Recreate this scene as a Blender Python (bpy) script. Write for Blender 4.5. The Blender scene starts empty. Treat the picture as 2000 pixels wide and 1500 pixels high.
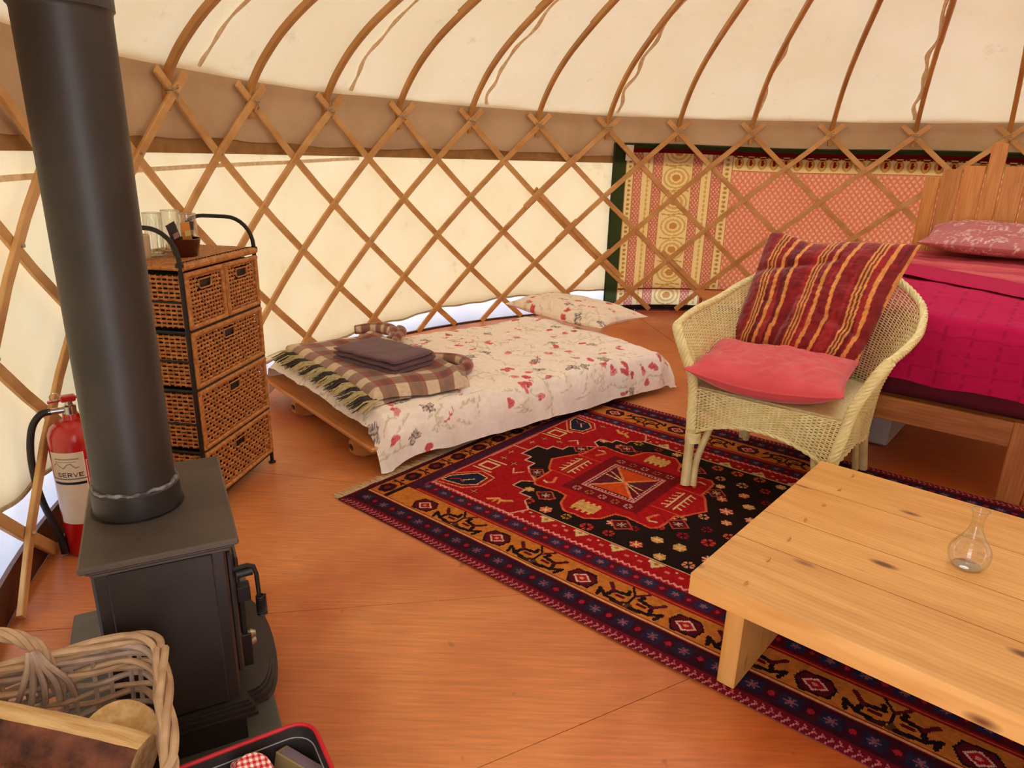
import bpy, math, random
import numpy as np
from mathutils import Matrix, Vector
random.seed(7); rng = np.random.default_rng(7)
sc = bpy.context.scene
COL = sc.collection
PI = math.pi

# ------------------------------------------------------------------ camera, sky, exposure
FPX, PITCH, ROLL, CAMH = 1357.5, 0.31519, 0.028394, 1.4
cam_d = bpy.data.cameras.new('camera'); cam = bpy.data.objects.new('camera', cam_d); COL.objects.link(cam)
cam_d.sensor_fit = 'HORIZONTAL'; cam_d.sensor_width = 36.0; cam_d.lens = FPX / 2000 * 36
cam_d.clip_start = 0.02; cam_d.clip_end = 200
_r, _p = ROLL, PITCH
_base = Matrix(((1, 0, 0), (0, -math.sin(_p), -math.cos(_p)), (0, math.cos(_p), -math.sin(_p))))
_rz = Matrix(((math.cos(_r), -math.sin(_r), 0), (math.sin(_r), math.cos(_r), 0), (0, 0, 1)))
_m = _rz @ _base
_rot = Matrix((_m[0], -_m[1], -_m[2])).transposed()
cam.matrix_world = Matrix.Translation((0, 0, CAMH)) @ _rot.to_4x4()
sc.camera = cam
world = bpy.data.worlds.new('sky'); sc.world = world; world.use_nodes = True
wn = world.node_tree; wn.nodes.clear()
wo = wn.nodes.new('ShaderNodeOutputWorld'); wb = wn.nodes.new('ShaderNodeBackground')
wb.inputs['Color'].default_value = (0.94, 0.99, 1.10, 1); wb.inputs['Strength'].default_value = 7.0
wn.links.new(wb.outputs[0], wo.inputs['Surface'])
sun_d = bpy.data.lights.new('sun', 'SUN'); sun_d.energy = 0.7; sun_d.angle = math.radians(12); sun_d.color = (1, 0.95, 0.86)
sun = bpy.data.objects.new('sun', sun_d); COL.objects.link(sun)
sun.rotation_euler = Vector((-0.62, -1.0, -0.95)).to_track_quat('-Z', 'Y').to_euler()
sun.location = (6, 9, 9)
vs = sc.view_settings
vs.view_transform = 'Standard'; vs.look = 'None'; vs.gamma = 1; vs.use_curve_mapping = False; vs.exposure = -0.43
sc.cycles.use_denoising = True
sc.cycles.max_bounces = 10; sc.cycles.diffuse_bounces = 6; sc.cycles.transmission_bounces = 8
sc.cycles.transparent_max_bounces = 16; sc.cycles.sample_clamp_indirect = 8

# ------------------------------------------------------------------ helpers
def lin(c):
    c = np.asarray(c, float) / 255.0
    return np.where(c <= 0.04045, c / 12.92, ((c + 0.055) / 1.055) ** 2.4)

class MB:
    def __init__(s): s.v = []; s.f = []; s.n = 0
    def add(s, verts, faces):
        verts = np.asarray(verts, float).reshape(-1, 3)
        for F in faces:
            F = np.asarray(F, int)
            if F.ndim == 1: F = F[None]
            s.f.append(F + s.n)
        s.v.append(verts); s.n += len(verts); return s
    def box(s, c, d, b=0.0, M=None):
        c = np.array(c, float); hx = np.array(d, float) / 2; b = min(b, hx.min() * 0.9)
        if b <= 0:
            V = np.array([[x, y, z] for x in (-1, 1) for y in (-1, 1) for z in (-1, 1)]) * hx + c
            F = [[0, 1, 3, 2], [4, 6, 7, 5], [0, 4, 5, 1], [2, 3, 7, 6], [0, 2, 6, 4], [1, 5, 7, 3]]
            if M is not None: V = np.array([M @ Vector(v) for v in V])
            return s.add(V, [F])
        V = []; idx = {}
        for sx in (-1, 1):
            for sy in (-1, 1):
                for sz in (-1, 1):
                    for ax in range(3):
                        p = np.array([sx, sy, sz]) * (hx - b); p[ax] = (sx, sy, sz)[ax] * hx[ax]
                        idx[(sx, sy, sz, ax)] = len(V); V.append(p + c)
        Q = []; T = []
        for ax in range(3):
            o = [a for a in range(3) if a != ax]
            for sg in (-1, 1):
                q = []
                for s1, s2 in ((-1, -1), (1, -1), (1, 1), (-1, 1)):
                    k = [0, 0, 0]; k[ax] = sg; k[o[0]] = s1; k[o[1]] = s2; q.append(idx[(*k, ax)])
                Q.append(q if (sg > 0) == (ax != 1) else q[::-1])
        for ax in range(3):
            o = [a for a in range(3) if a != ax]
            for s1 in (-1, 1):
                for s2 in (-1, 1):
                    k0 = [0, 0, 0]; k0[ax] = -1; k0[o[0]] = s1; k0[o[1]] = s2
                    k1 = list(k0); k1[ax] = 1
                    q = [idx[(*k0, o[0])], idx[(*k1, o[0])], idx[(*k1, o[1])], idx[(*k0, o[1])]]
                    nrm = np.cross(V[q[1]] - V[q[0]], V[q[2]] - V[q[0]]); out = (V[q[0]] + V[q[2]]) / 2 - c; out[ax] = 0
                    Q.append(q if nrm @ out > 0 else q[::-1])
        for sx in (-1, 1):
            for sy in (-1, 1):
                for sz in (-1, 1):
                    t = [idx[(sx, sy, sz, a)] for a in range(3)]; T.append(t if sx * sy * sz > 0 else t[::-1])
        V = np.array(V)
        if M is not None: V = np.array([M @ Vector(v) for v in V])
        return s.add(V, [Q, T])
    def tube(s, P, r, n=8, closed=False, caps=True, up=None, flat=1.0):
        P = np.asarray(P, float); m = len(P)
        if closed: T = np.roll(P, -1, 0) - np.roll(P, 1, 0)
        else: T = np.gradient(P, axis=0)
        T /= np.linalg.norm(T, axis=1)[:, None] + 1e-12
        r = np.broadcast_to(np.asarray(r, float), (m,))
        if up is None:
            a = np.array([0, 0, 1.0]) if abs(T[0][2]) < 0.9 else np.array([1.0, 0, 0])
            A = np.zeros((m, 3)); u = a - T[0] * (a @ T[0])
            for i in range(m):
                u = u - T[i] * (u @ T[i]); u /= np.linalg.norm(u) + 1e-12; A[i] = u
        else:
            up = np.broadcast_to(np.asarray(up, float), (m, 3)); A = up - T * (up * T).sum(1)[:, None]; A /= np.linalg.norm(A, axis=1)[:, None] + 1e-12
        B = np.cross(T, A)
        an = np.arange(n) * 2 * PI / n + PI / n
        V = P[:, None] + r[:, None, None] * (np.cos(an)[None, :, None] * A[:, None] * flat + np.sin(an)[None, :, None] * B[:, None])
        i = np.arange(m if closed else m - 1)[:, None]; j = np.arange(n)[None]
        i2 = (i + 1) % m; j2 = (j + 1) % n
        F = np.stack([i * n + j, i * n + j2, i2 * n + j2, i2 * n + j], -1).reshape(-1, 4)
        fs = [F]
        if caps and not closed:
            fs += [np.arange(n)[::-1][None], (np.arange(n) + (m - 1) * n)[None]]
        return s.add(V.reshape(-1, 3), fs)
    def lathe(s, prof, n=32, c=(0, 0, 0), a0=0, a1=2 * PI):
        prof = np.array(prof, float); m = len(prof); full = abs(a1 - a0 - 2 * PI) < 1e-6
        k = n if full else n + 1
        an = a0 + (a1 - a0) * np.arange(k) / n
        V = np.stack([prof[:, 0][:, None] * np.cos(an) + c[0], prof[:, 0][:, None] * np.sin(an) + c[1], np.repeat(prof[:, 1][:, None] + c[2], k, 1)], -1).reshape(-1, 3)
        i = np.arange(m - 1)[:, None]; j = np.arange(n)[None]; j2 = (j + 1) % k
        return s.add(V, [np.stack([i * k + j, i * k + j2, (i + 1) * k + j2, (i + 1) * k + j], -1).reshape(-1, 4)])
    def grid(s, V, closed_v=False):
        V = np.asarray(V, float); nu, nv = V.shape[:2]
        i = np.arange(nu - 1)[:, None]; j = np.arange(nv if closed_v else nv - 1)[None]; j2 = (j + 1) % nv
        return s.add(V.reshape(-1, 3), [np.stack([i * nv + j, (i + 1) * nv + j, (i + 1) * nv + j2, i * nv + j2], -1).reshape(-1, 4)])
    def prism(s, poly, z0, z1, M=None):
        poly = np.array(poly, float); n = len(poly)
        V = np.vstack([np.c_[poly, np.full(n, z0)], np.c_[poly, np.full(n, z1)]])
        if M is not None: V = np.array([M @ Vector(v) for v in V])
        j = np.arange(n); j2 = (j + 1) % n
        return s.add(V, [np.stack([j, j2, j2 + n, j + n], -1), j[::-1][None], (j + n)[None]])
    def build(s, name, mat, parent=None, smooth=True, sharp=38, col=None, fcol=None, kind=None, **tags):
        me = bpy.data.meshes.new(name)
        V = np.concatenate(s.v).astype(np.float32)
        ls = np.concatenate([F.ravel() for F in s.f]).astype(np.int32)
        tot = np.concatenate([np.full(len(F), F.shape[1]) for F in s.f]).astype(np.int32)
        st = np.concatenate([[0], np.cumsum(tot)[:-1]]).astype(np.int32)
        me.vertices.add(len(V)); me.vertices.foreach_set('co', V.ravel())
        me.loops.add(len(ls)); me.loops.foreach_set('vertex_index', ls)
        me.polygons.add(len(tot)); me.polygons.foreach_set('loop_start', st); me.polygons.foreach_set('loop_total', tot)
        me.update(calc_edges=True); me.validate()
        me.polygons.foreach_set('use_smooth', np.full(len(me.polygons), smooth, bool))
        if smooth and sharp and len(tot) < 60000: me.set_sharp_from_angle(angle=math.radians(sharp))
        if col is not None:
            at = me.color_attributes.new('Col', 'FLOAT_COLOR', 'POINT')
            c4 = np.ones((len(V), 4), np.float32); c4[:, :3] = col; at.data.foreach_set('color', c4.ravel())
        if fcol is not None:
            at = me.attributes.new('Col', 'FLOAT_COLOR', 'FACE')
            c4 = np.ones((len(tot), 4), np.float32); c4[:, :3] = fcol; at.data.foreach_set('color', c4.ravel())
        for m in (mat if isinstance(mat, (list, tuple)) else [mat]): me.materials.append(m)
        o = bpy.data.objects.new(name, me); COL.objects.link(o)
        if parent: o.parent = parent
        if kind: o['kind'] = kind
        for k, v_ in tags.items(): o[k] = v_
        return o

def tag(o, label=None, cat=None, group=None, kind=None):
    if label: o['label'] = label
    if cat: o['category'] = cat
    if group: o['group'] = group
    if kind: o['kind'] = kind
    return o
def thing(name, label, cat, loc=(0, 0, 0), rz=0.0, group=None, kind=None):
    o = bpy.data.objects.new(name, None); COL.objects.link(o); o.location = loc; o.rotation_euler = (0, 0, rz)
    o.empty_display_size = 0.05
    return tag(o, label, cat, group, kind)
def bar(name, p0, p1, w, t, mat, parent, up=(0, 0, 1), bev=0.003, kind=None, label=None):
    """a straight board of its own: local X runs p0->p1, width w, thickness t along up"""
    p0 = Vector(p0); p1 = Vector(p1); X = (p1 - p0); L = X.length; X.normalize(); Z = Vector(up); Z = (Z - X * Z.dot(X)).normalized(); Y = Z.cross(X)
    o = MB().box((0, 0, 0), (L, w, t), bev).build(name, mat, parent, smooth=False, kind=kind)
    M = Matrix((X, Y, Z)).transposed().to_4x4(); M.translation = (p0 + p1) / 2; o.matrix_basis = M
    if label: o['label'] = label
    return o
def cat_rom(P, n):
    P = np.asarray(P, float); m = len(P); t = np.linspace(0, m - 1, n); i = np.clip(t.astype(int), 0, m - 2); f = (t - i)[:, None]
    g = lambda k: P[np.clip(k, 0, m - 1)]
    a, b, c, d = g(i - 1), g(i), g(i + 1), g(i + 2)
    return 0.5 * (2 * b + (c - a) * f + (2 * a - 5 * b + 4 * c - d) * f ** 2 + (3 * b - a - 3 * c + d) * f ** 3)
def snoise(x, y, seed=0, oct=4, f0=1.0, gain=0.55):
    r = np.random.default_rng(seed); out = 0; a = 1.0; f = f0
    for _ in range(oct):
        s = 0
        for _ in range(4):
            th = r.uniform(0, 2 * PI); ph = r.uniform(0, 2 * PI); k = f * r.uniform(0.7, 1.4)
            s = s + np.sin(k * (x * math.cos(th) + y * math.sin(th)) * 2 * PI + ph + 1.1 * np.sin(k * (x * math.sin(th) - y * math.cos(th)) * 2.1 + ph))
        out = out + a * s / 4; a *= gain; f *= 2.0
    return out

# ------------------------------------------------------------------ materials
def mat_base(name):
    m = bpy.data.materials.new(name); m.use_nodes = True; nt = m.node_tree; nt.nodes.clear()
    return m, nt, nt.nodes.new('ShaderNodeOutputMaterial')
def N(nt, t, **kw):
    n = nt.nodes.new('ShaderNode' + t)
    for k, v in kw.items():
        if k in n.inputs: n.inputs[k].default_value = v
        else: setattr(n, k, v)
    return n
def rgba(c): return (*[float(x) for x in lin(c)], 1)
def noise_color(nt, c1, c2, scale, stretch=(1, 1, 1), detail=4, rnd=True, coord='Object', lo=0.35, hi=0.65, dist=0.0):
    tc = N(nt, 'TexCoord'); mp = N(nt, 'Mapping'); mp.inputs['Scale'].default_value = stretch
    nt.links.new(tc.outputs[coord], mp.inputs['Vector'])
    if rnd:
        oi = N(nt, 'ObjectInfo'); mm = N(nt, 'Math', operation='MULTIPLY'); mm.inputs[1].default_value = 17.3
        nt.links.new(oi.outputs['Random'], mm.inputs[0]); nt.links.new(mm.outputs[0], mp.inputs['Location'])
    nz = N(nt, 'TexNoise'); nz.inputs['Scale'].default_value = scale; nz.inputs['Detail'].default_value = detail; nz.inputs['Distortion'].default_value = dist
    nt.links.new(mp.outputs[0], nz.inputs['Vector'])
    cr = N(nt, 'ValToRGB'); cr.color_ramp.elements[0].position = lo; cr.color_ramp.elements[1].position = hi
    cr.color_ramp.elements[0].color = rgba(c1); cr.color_ramp.elements[1].color = rgba(c2)
    nt.links.new(nz.outputs['Fac'], cr.inputs['Fac'])
    return cr.outputs['Color'], nz.outputs['Fac'], mp
def plain(name, c1, c2=None, rough=0.6, scale=8, stretch=(1, 1, 1), bump=0.0, bscale=None, metal=0.0, spec=0.5, lo=0.35, hi=0.65, dist=0.0, sheen=0.0, coat=0.0, detail=4):
    m, nt, out = mat_base(name); b = N(nt, 'BsdfPrincipled'); c2 = c2 or c1
    co, fac, mp = noise_color(nt, c1, c2, scale, stretch, lo=lo, hi=hi, dist=dist, detail=detail)
    nt.links.new(co, b.inputs['Base Color']); b.inputs['Roughness'].default_value = rough; b.inputs['Metallic'].default_value = metal
    b.inputs['Specular IOR Level'].default_value = spec; b.inputs['Sheen Weight'].default_value = sheen; b.inputs['Coat Weight'].default_value = coat
    b.inputs['Coat Roughness'].default_value = 0.25
    if bump:
        nz = N(nt, 'TexNoise'); nz.inputs['Scale'].default_value = bscale or scale * 4; nz.inputs['Detail'].default_value = 3
        nt.links.new(mp.outputs[0], nz.inputs['Vector'])
        bp = N(nt, 'Bump'); bp.inputs['Strength'].default_value = bump; bp.inputs['Distance'].default_value = 0.01
        nt.links.new(nz.outputs['Fac'], bp.inputs['Height']); nt.links.new(bp.outputs[0], b.inputs['Normal'])
    nt.links.new(b.outputs[0], out.inputs['Surface']); return m
def wood(name, dark, light, knot=None, scale=6, rough=0.45, coat=0.0, knots=0.0, stretch=(1, 9, 9), bump=0.08, lines=0.16):
    m, nt, out = mat_base(name); b = N(nt, 'BsdfPrincipled')
    co, fac, mp = noise_color(nt, dark, light, scale, stretch, lo=0.3, hi=0.7, dist=0.6, detail=6)
    col = co
    # fine dark growth lines
    wv = N(nt, 'TexWave'); wv.bands_direction = 'Y'; wv.inputs['Scale'].default_value = 2.2; wv.inputs['Distortion'].default_value = 5; wv.inputs['Detail'].default_value = 3; wv.inputs['Detail Scale'].default_value = 0.6
    nt.links.new(mp.outputs[0], wv.inputs['Vector'])
    mx = N(nt, 'Mix', data_type='RGBA', blend_type='MULTIPLY'); mr = N(nt, 'MapRange'); mr.inputs['To Min'].default_value = 0.0; mr.inputs['To Max'].default_value = lines
    nt.links.new(wv.outputs['Fac'], mr.inputs['Value']); nt.links.new(mr.outputs[0], mx.inputs[0])
    nt.links.new(col, mx.inputs[6]); mx.inputs[7].default_value = rgba(dark); col = mx.outputs[2]
    if knots:
        tc = N(nt, 'TexCoord'); m2 = N(nt, 'Mapping'); m2.inputs['Scale'].default_value = (1.0, 2.4, 2.4)
        oi = N(nt, 'ObjectInfo'); mm = N(nt, 'Math', operation='MULTIPLY'); mm.inputs[1].default_value = 31.7
        nt.links.new(oi.outputs['Random'], mm.inputs[0]); nt.links.new(mm.outputs[0], m2.inputs['Location']); nt.links.new(tc.outputs['Object'], m2.inputs['Vector'])
        vo = N(nt, 'TexVoronoi'); vo.inputs['Scale'].default_value = knots; nt.links.new(m2.outputs[0], vo.inputs['Vector'])
        cr = N(nt, 'ValToRGB'); cr.color_ramp.elements[0].position = 0.06; cr.color_ramp.elements[0].color = (1, 1, 1, 1); cr.color_ramp.elements[1].position = 0.15; cr.color_ramp.elements[1].color = (0, 0, 0, 1)
        nt.links.new(vo.outputs['Distance'], cr.inputs['Fac'])
        mk = N(nt, 'Mix', data_type='RGBA'); nt.links.new(cr.outputs['Color'], mk.inputs[0]); nt.links.new(col, mk.inputs[6]); mk.inputs[7].default_value = rgba(knot or (90, 50, 25)); col = mk.outputs[2]
    o2 = N(nt, 'ObjectInfo'); rm = N(nt, 'MapRange'); rm.inputs['To Min'].default_value = 0.86; rm.inputs['To Max'].default_value = 1.06; nt.links.new(o2.outputs['Random'], rm.inputs['Value'])
    vs_ = N(nt, 'VectorMath', operation='SCALE'); nt.links.new(col, vs_.inputs[0]); nt.links.new(rm.outputs[0], vs_.inputs['Scale']); col = vs_.outputs[0]
    nt.links.new(col, b.inputs['Base Color']); b.inputs['Roughness'].default_value = rough; b.inputs['Coat Weight'].default_value = coat; b.inputs['Coat Roughness'].default_value = 0.2
    bp = N(nt, 'Bump'); bp.inputs['Strength'].default_value = bump; bp.inputs['Distance'].default_value = 0.004
    nt.links.new(fac, bp.inputs['Height']); nt.links.new(bp.outputs[0], b.inputs['Normal'])
    nt.links.new(b.outputs[0], out.inputs['Surface']); return m
def cloth(name, c1, c2, trans=0.5, scale=3, tcol=None, bump=0.15, attr=False, stain=None):
    """thin cloth that lets daylight through: diffuse + translucent"""
    m, nt, out = mat_base(name)
    if attr:
        a = N(nt, 'Attribute'); a.attribute_name = 'Col'; co = a.outputs['Color']
    else:
        co, fac, mp = noise_color(nt, c1, c2, scale, rnd=False)
        if stain:
            tc = N(nt, 'TexCoord'); nz = N(nt, 'TexNoise'); nz.inputs['Scale'].default_value = 5.0; nz.inputs['Detail'].default_value = 8; nz.inputs['Roughness'].default_value = 0.7
            nt.links.new(tc.outputs['Object'], nz.inputs['Vector'])
            cr = N(nt, 'ValToRGB'); cr.color_ramp.elements[0].position = 0.60; cr.color_ramp.elements[1].position = 0.74; cr.color_ramp.elements[1].color = (0.5, 0.5, 0.5, 1)
            nt.links.new(nz.outputs['Fac'], cr.inputs['Fac'])
            mk = N(nt, 'Mix', data_type='RGBA'); nt.links.new(cr.outputs['Color'], mk.inputs[0]); nt.links.new(co, mk.inputs[6]); mk.inputs[7].default_value = rgba(stain); co = mk.outputs[2]
    d = N(nt, 'BsdfDiffuse'); t = N(nt, 'BsdfTranslucent'); mx = N(nt, 'MixShader'); mx.inputs[0].default_value = trans
    nt.links.new(co, d.inputs['Color'])
    if tcol is not None:
        mm = N(nt, 'Mix', data_type='RGBA', blend_type='MULTIPLY'); mm.inputs[0].default_value = 1; nt.links.new(co, mm.inputs[6]); mm.inputs[7].default_value = (*tcol, 1); nt.links.new(mm.outputs[2], t.inputs['Color'])
    else: nt.links.new(co, t.inputs['Color'])
    tc = N(nt, 'TexCoord'); nz = N(nt, 'TexNoise'); nz.inputs['Scale'].default_value = 14; nz.inputs['Detail'].default_value = 5; nt.links.new(tc.outputs['Object'], nz.inputs['Vector'])
    bp = N(nt, 'Bump'); bp.inputs['Strength'].default_value = bump; bp.inputs['Distance'].default_value = 0.02; nt.links.new(nz.outputs['Fac'], bp.inputs['Height'])
    nt.links.new(bp.outputs[0], d.inputs['Normal'])
    nt.links.new(d.outputs[0], mx.inputs[1]); nt.links.new(t.outputs[0], mx.inputs[2]); nt.links.new(mx.outputs[0], out.inputs['Surface']); return m
def painted(name, rough=0.85, bump=0.25, bscale=350, sheen=0.0, spec=0.3, var=0.12, vscale=40):
    m, nt, out = mat_base(name); b = N(nt, 'BsdfPrincipled'); a = N(nt, 'Attribute'); a.attribute_name = 'Col'
    tc = N(nt, 'TexCoord'); nz = N(nt, 'TexNoise'); nz.inputs['Scale'].default_value = vscale; nz.inputs['Detail'].default_value = 5; nt.links.new(tc.outputs['Object'], nz.inputs['Vector'])
    mr = N(nt, 'MapRange'); mr.inputs['From Min'].default_value = 0.3; mr.inputs['From Max'].default_value = 0.7; mr.inputs['To Min'].default_value = 1 - var; mr.inputs['To Max'].default_value = 1 + var
    nt.links.new(nz.outputs['Fac'], mr.inputs['Value'])
    vm = N(nt, 'VectorMath', operation='SCALE'); nt.links.new(a.outputs['Color'], vm.inputs[0]); nt.links.new(mr.outputs[0], vm.inputs['Scale'])
    nt.links.new(vm.outputs[0], b.inputs['Base Color']); b.inputs['Roughness'].default_value = rough; b.inputs['Sheen Weight'].default_value = sheen; b.inputs['Specular IOR Level'].default_value = spec
    n2 = N(nt, 'TexNoise'); n2.inputs['Scale'].default_value = bscale; nt.links.new(tc.outputs['Object'], n2.inputs['Vector'])
    bp = N(nt, 'Bump'); bp.inputs['Strength'].default_value = bump; bp.inputs['Distance'].default_value = 0.003; nt.links.new(n2.outputs['Fac'], bp.inputs['Height']); nt.links.new(bp.outputs[0], b.inputs['Normal'])
    nt.links.new(b.outputs[0], out.inputs['Surface']); return m
def thin_glass(name, tint=(0.96, 0.97, 0.95), k=0.12):
    m, nt, out = mat_base(name); t = N(nt, 'BsdfTransparent'); t.inputs['Color'].default_value = (*tint, 1)
    g = N(nt, 'BsdfGlossy'); g.inputs['Roughness'].default_value = 0.03
    lw = N(nt, 'LayerWeight'); lw.inputs['Blend'].default_value = 0.35
    mr = N(nt, 'MapRange'); mr.inputs['To Min'].default_value = k * 0.4; mr.inputs['To Max'].default_value = 0.75
    nt.links.new(lw.outputs['Facing'], mr.inputs['Value'])
    mx = N(nt, 'MixShader'); nt.links.new(mr.outputs[0], mx.inputs[0]); nt.links.new(t.outputs[0], mx.inputs[1]); nt.links.new(g.outputs[0], mx.inputs[2])
    nt.links.new(mx.outputs[0], out.inputs['Surface']); return m

M_CANVAS = cloth('wall_canvas', (238, 225, 186), (232, 216, 172), 0.132, 2.5, stain=(205, 175, 128))
M_ROOF = cloth('roof_canvas', (240, 230, 196), (235, 222, 182), 0.106, 1.6, stain=(205, 182, 140), bump=0.25)
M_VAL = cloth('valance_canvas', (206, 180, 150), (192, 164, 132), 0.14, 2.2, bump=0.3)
M_SKIRT = cloth('ground_sheet', (226, 230, 242), (214, 220, 236), 0.17, 4)
M_STRAP = plain('strap_webbing', (168, 128, 76), (150, 112, 62), 0.85, 12)
M_SEAM = cloth('seam_canvas', (242, 224, 192), (224, 200, 160), 0.15, 30)
M_HEM = plain('rope_hem', (200, 185, 158), (176, 158, 128), 0.9, 60, bump=0.5, bscale=200)
M_SLAT = plain('ash_slat', (198, 148, 86), (224, 178, 116), 0.5, 4, (1, 1, 2), bump=0.05, bscale=60)
M_POLE = plain('ash_pole', (174, 122, 60), (202, 150, 84), 0.42, 3, bump=0.05, bscale=50)
M_CORD = plain('hemp_cord', (205, 180, 145), (170, 140, 105), 0.9, 90)
M_FLOOR = None
M_SKB = wood('skirting_wood', (70, 34, 18), (100, 52, 28), scale=5, rough=0.5)
M_IRON = plain('black_iron', (28, 24, 24), (38, 32, 31), 0.45, 20, metal=0.3, bump=0.05)
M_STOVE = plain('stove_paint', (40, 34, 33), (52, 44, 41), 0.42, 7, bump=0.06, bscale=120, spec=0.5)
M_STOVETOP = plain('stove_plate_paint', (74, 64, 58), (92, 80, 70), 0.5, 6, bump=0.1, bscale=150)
M_PIPE = plain('flue_enamel', (40, 36, 34), (52, 46, 43), 0.46, 5, bump=0.04, bscale=150, spec=0.6)
M_ASH = plain('fire_cement', (150, 146, 146), (66, 62, 62), 0.85, 45, bump=0.6, bscale=120)
M_SLATE = plain('hearth_slate', (86, 82, 74), (108, 104, 94), 0.7, 5, bump=0.1)
M_CHROME = plain('chrome', (190, 185, 178), (205, 200, 192), 0.22, 20, metal=1.0)
M_BRASS = plain('brass_knob', (150, 138, 116), (170, 156, 130), 0.3, 20, metal=0.9)
M_RED = plain('extinguisher_red', (192, 22, 20), (178, 16, 16), 0.25, 6, coat=0.6)
M_RUBBER_HOLE = plain('black_rubber_and_hole_shade', (22, 20, 22), (30, 27, 28), 0.5, 30)  # real rubber, and the black painted in as shade for holes
M_WICKER = plain('brown_wicker', (214, 144, 74), (160, 94, 44), 0.5, 45, lo=0.3, hi=0.7)
M_WICKERD = plain('wicker_gap_shade_and_stitch', (70, 38, 20), (48, 26, 14), 0.8, 30)  # dark tone painted in as shade behind weave gaps; also colours the stitching
M_RATTAN = plain('rattan_binding', (204, 140, 72), (166, 100, 48), 0.42, 60, stretch=(1, 1, 1))
M_LLOYD = plain('cream_painted_wicker', (244, 234, 178), (228, 214, 148), 0.5, 30, bump=0.1)
M_SEAT = plain('seat_weave', (244, 234, 178), (224, 208, 146), 0.6, 90, bump=0.3, bscale=120)
M_LLOYDL = plain('cream_painted_cane', (226, 210, 158), (204, 184, 128), 0.45, 14)
M_WILLOW = plain('willow', (222, 190, 152), (168, 134, 104), 0.6, 14, lo=0.3, hi=0.7, bump=0.12, bscale=60)
M_WILLOW2 = plain('willow_grey', (204, 182, 164), (150, 124, 110), 0.6, 16, lo=0.3, hi=0.7, bump=0.12, bscale=60)
M_PINE = wood('pine_table', (214, 154, 80), (236, 184, 108), (112, 58, 26), scale=3.0, rough=0.36, coat=0.15, knots=3.3, stretch=(1, 8, 8))
M_PINED = wood('pine_bed', (170, 98, 44), (204, 132, 70), (88, 42, 22), scale=4, rough=0.42, knots=2.6, stretch=(1, 9, 9))
M_PINEH = wood('pine_headboard', (196, 128, 60), (222, 158, 84), (96, 46, 22), scale=4, rough=0.45, knots=2.4, stretch=(1, 9, 9))
M_BEECH = wood('beech_slat_base', (196, 122, 58), (216, 148, 80), scale=4, rough=0.4)
M_PINK = plain('pink_cotton', (222, 82, 88), (212, 70, 78), 0.85, 6, sheen=0.3, bump=0.15, bscale=400)
M_MAROON = plain('maroon_sheet', (112, 20, 46), (98, 14, 38), 0.85, 8, bump=0.1, bscale=300)
M_TOWEL = plain('plum_towel', (116, 62, 74), (94, 46, 60), 0.95, 60, sheen=0.4, bump=0.6, bscale=500)
M_GLASS = thin_glass('clear_glass')
M_FROST = plain('cream_ceramic', (214, 190, 152), (206, 180, 140), 0.5, 10)
M_BOWL = plain('brown_glaze', (86, 28, 20), (70, 20, 15), 0.2, 12, coat=0.5)
M_BLACKF = plain('black_lining', (46, 36, 34), (34, 26, 26), 0.75, 15, bump=0.2)
M_REDT = plain('red_piping', (206, 30, 40), (190, 22, 34), 0.6, 20)
M_BARK = plain('bark', (62, 34, 28), (142, 86, 62), 0.9, 16, lo=0.38, hi=0.68, bump=1.0, bscale=70, detail=10)
M_CUT = plain('cut_wood', (244, 212, 156), (214, 170, 108), 0.8, 9, stretch=(1, 6, 6), bump=0.4, bscale=60)
M_MOSS = plain('moss', (96, 92, 44), (70, 70, 34), 1.0, 60)
M_GREY = plain('grey_plastic', (168, 160, 160), (158, 150, 150), 0.5, 8)
M_WHITE = plain('white_paper', (235, 230, 222), (225, 220, 210), 0.8, 10)
M_KNITWHITE = plain('white_strip', (226, 214, 200), (210, 198, 180), 0.9, 60, bump=0.3)
M_PAINT = painted('painted_fabric', 0.9, 0.15, 300, var=0.05)
M_RUGM = painted('rug_pile', 0.95, 0.6, 260, sheen=0.0, spec=0.1, var=0.22, vscale=60)
M_VELVET = painted('striped_velvet', 0.8, 0.3, 200, sheen=0.35, var=0.22, vscale=30)
M_LABEL = painted('printed_label', 0.4, 0.0, 10, var=0.03)
M_WOOL = painted('tartan_wool', 0.95, 0.5, 250, sheen=0.3, var=0.12)

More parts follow.
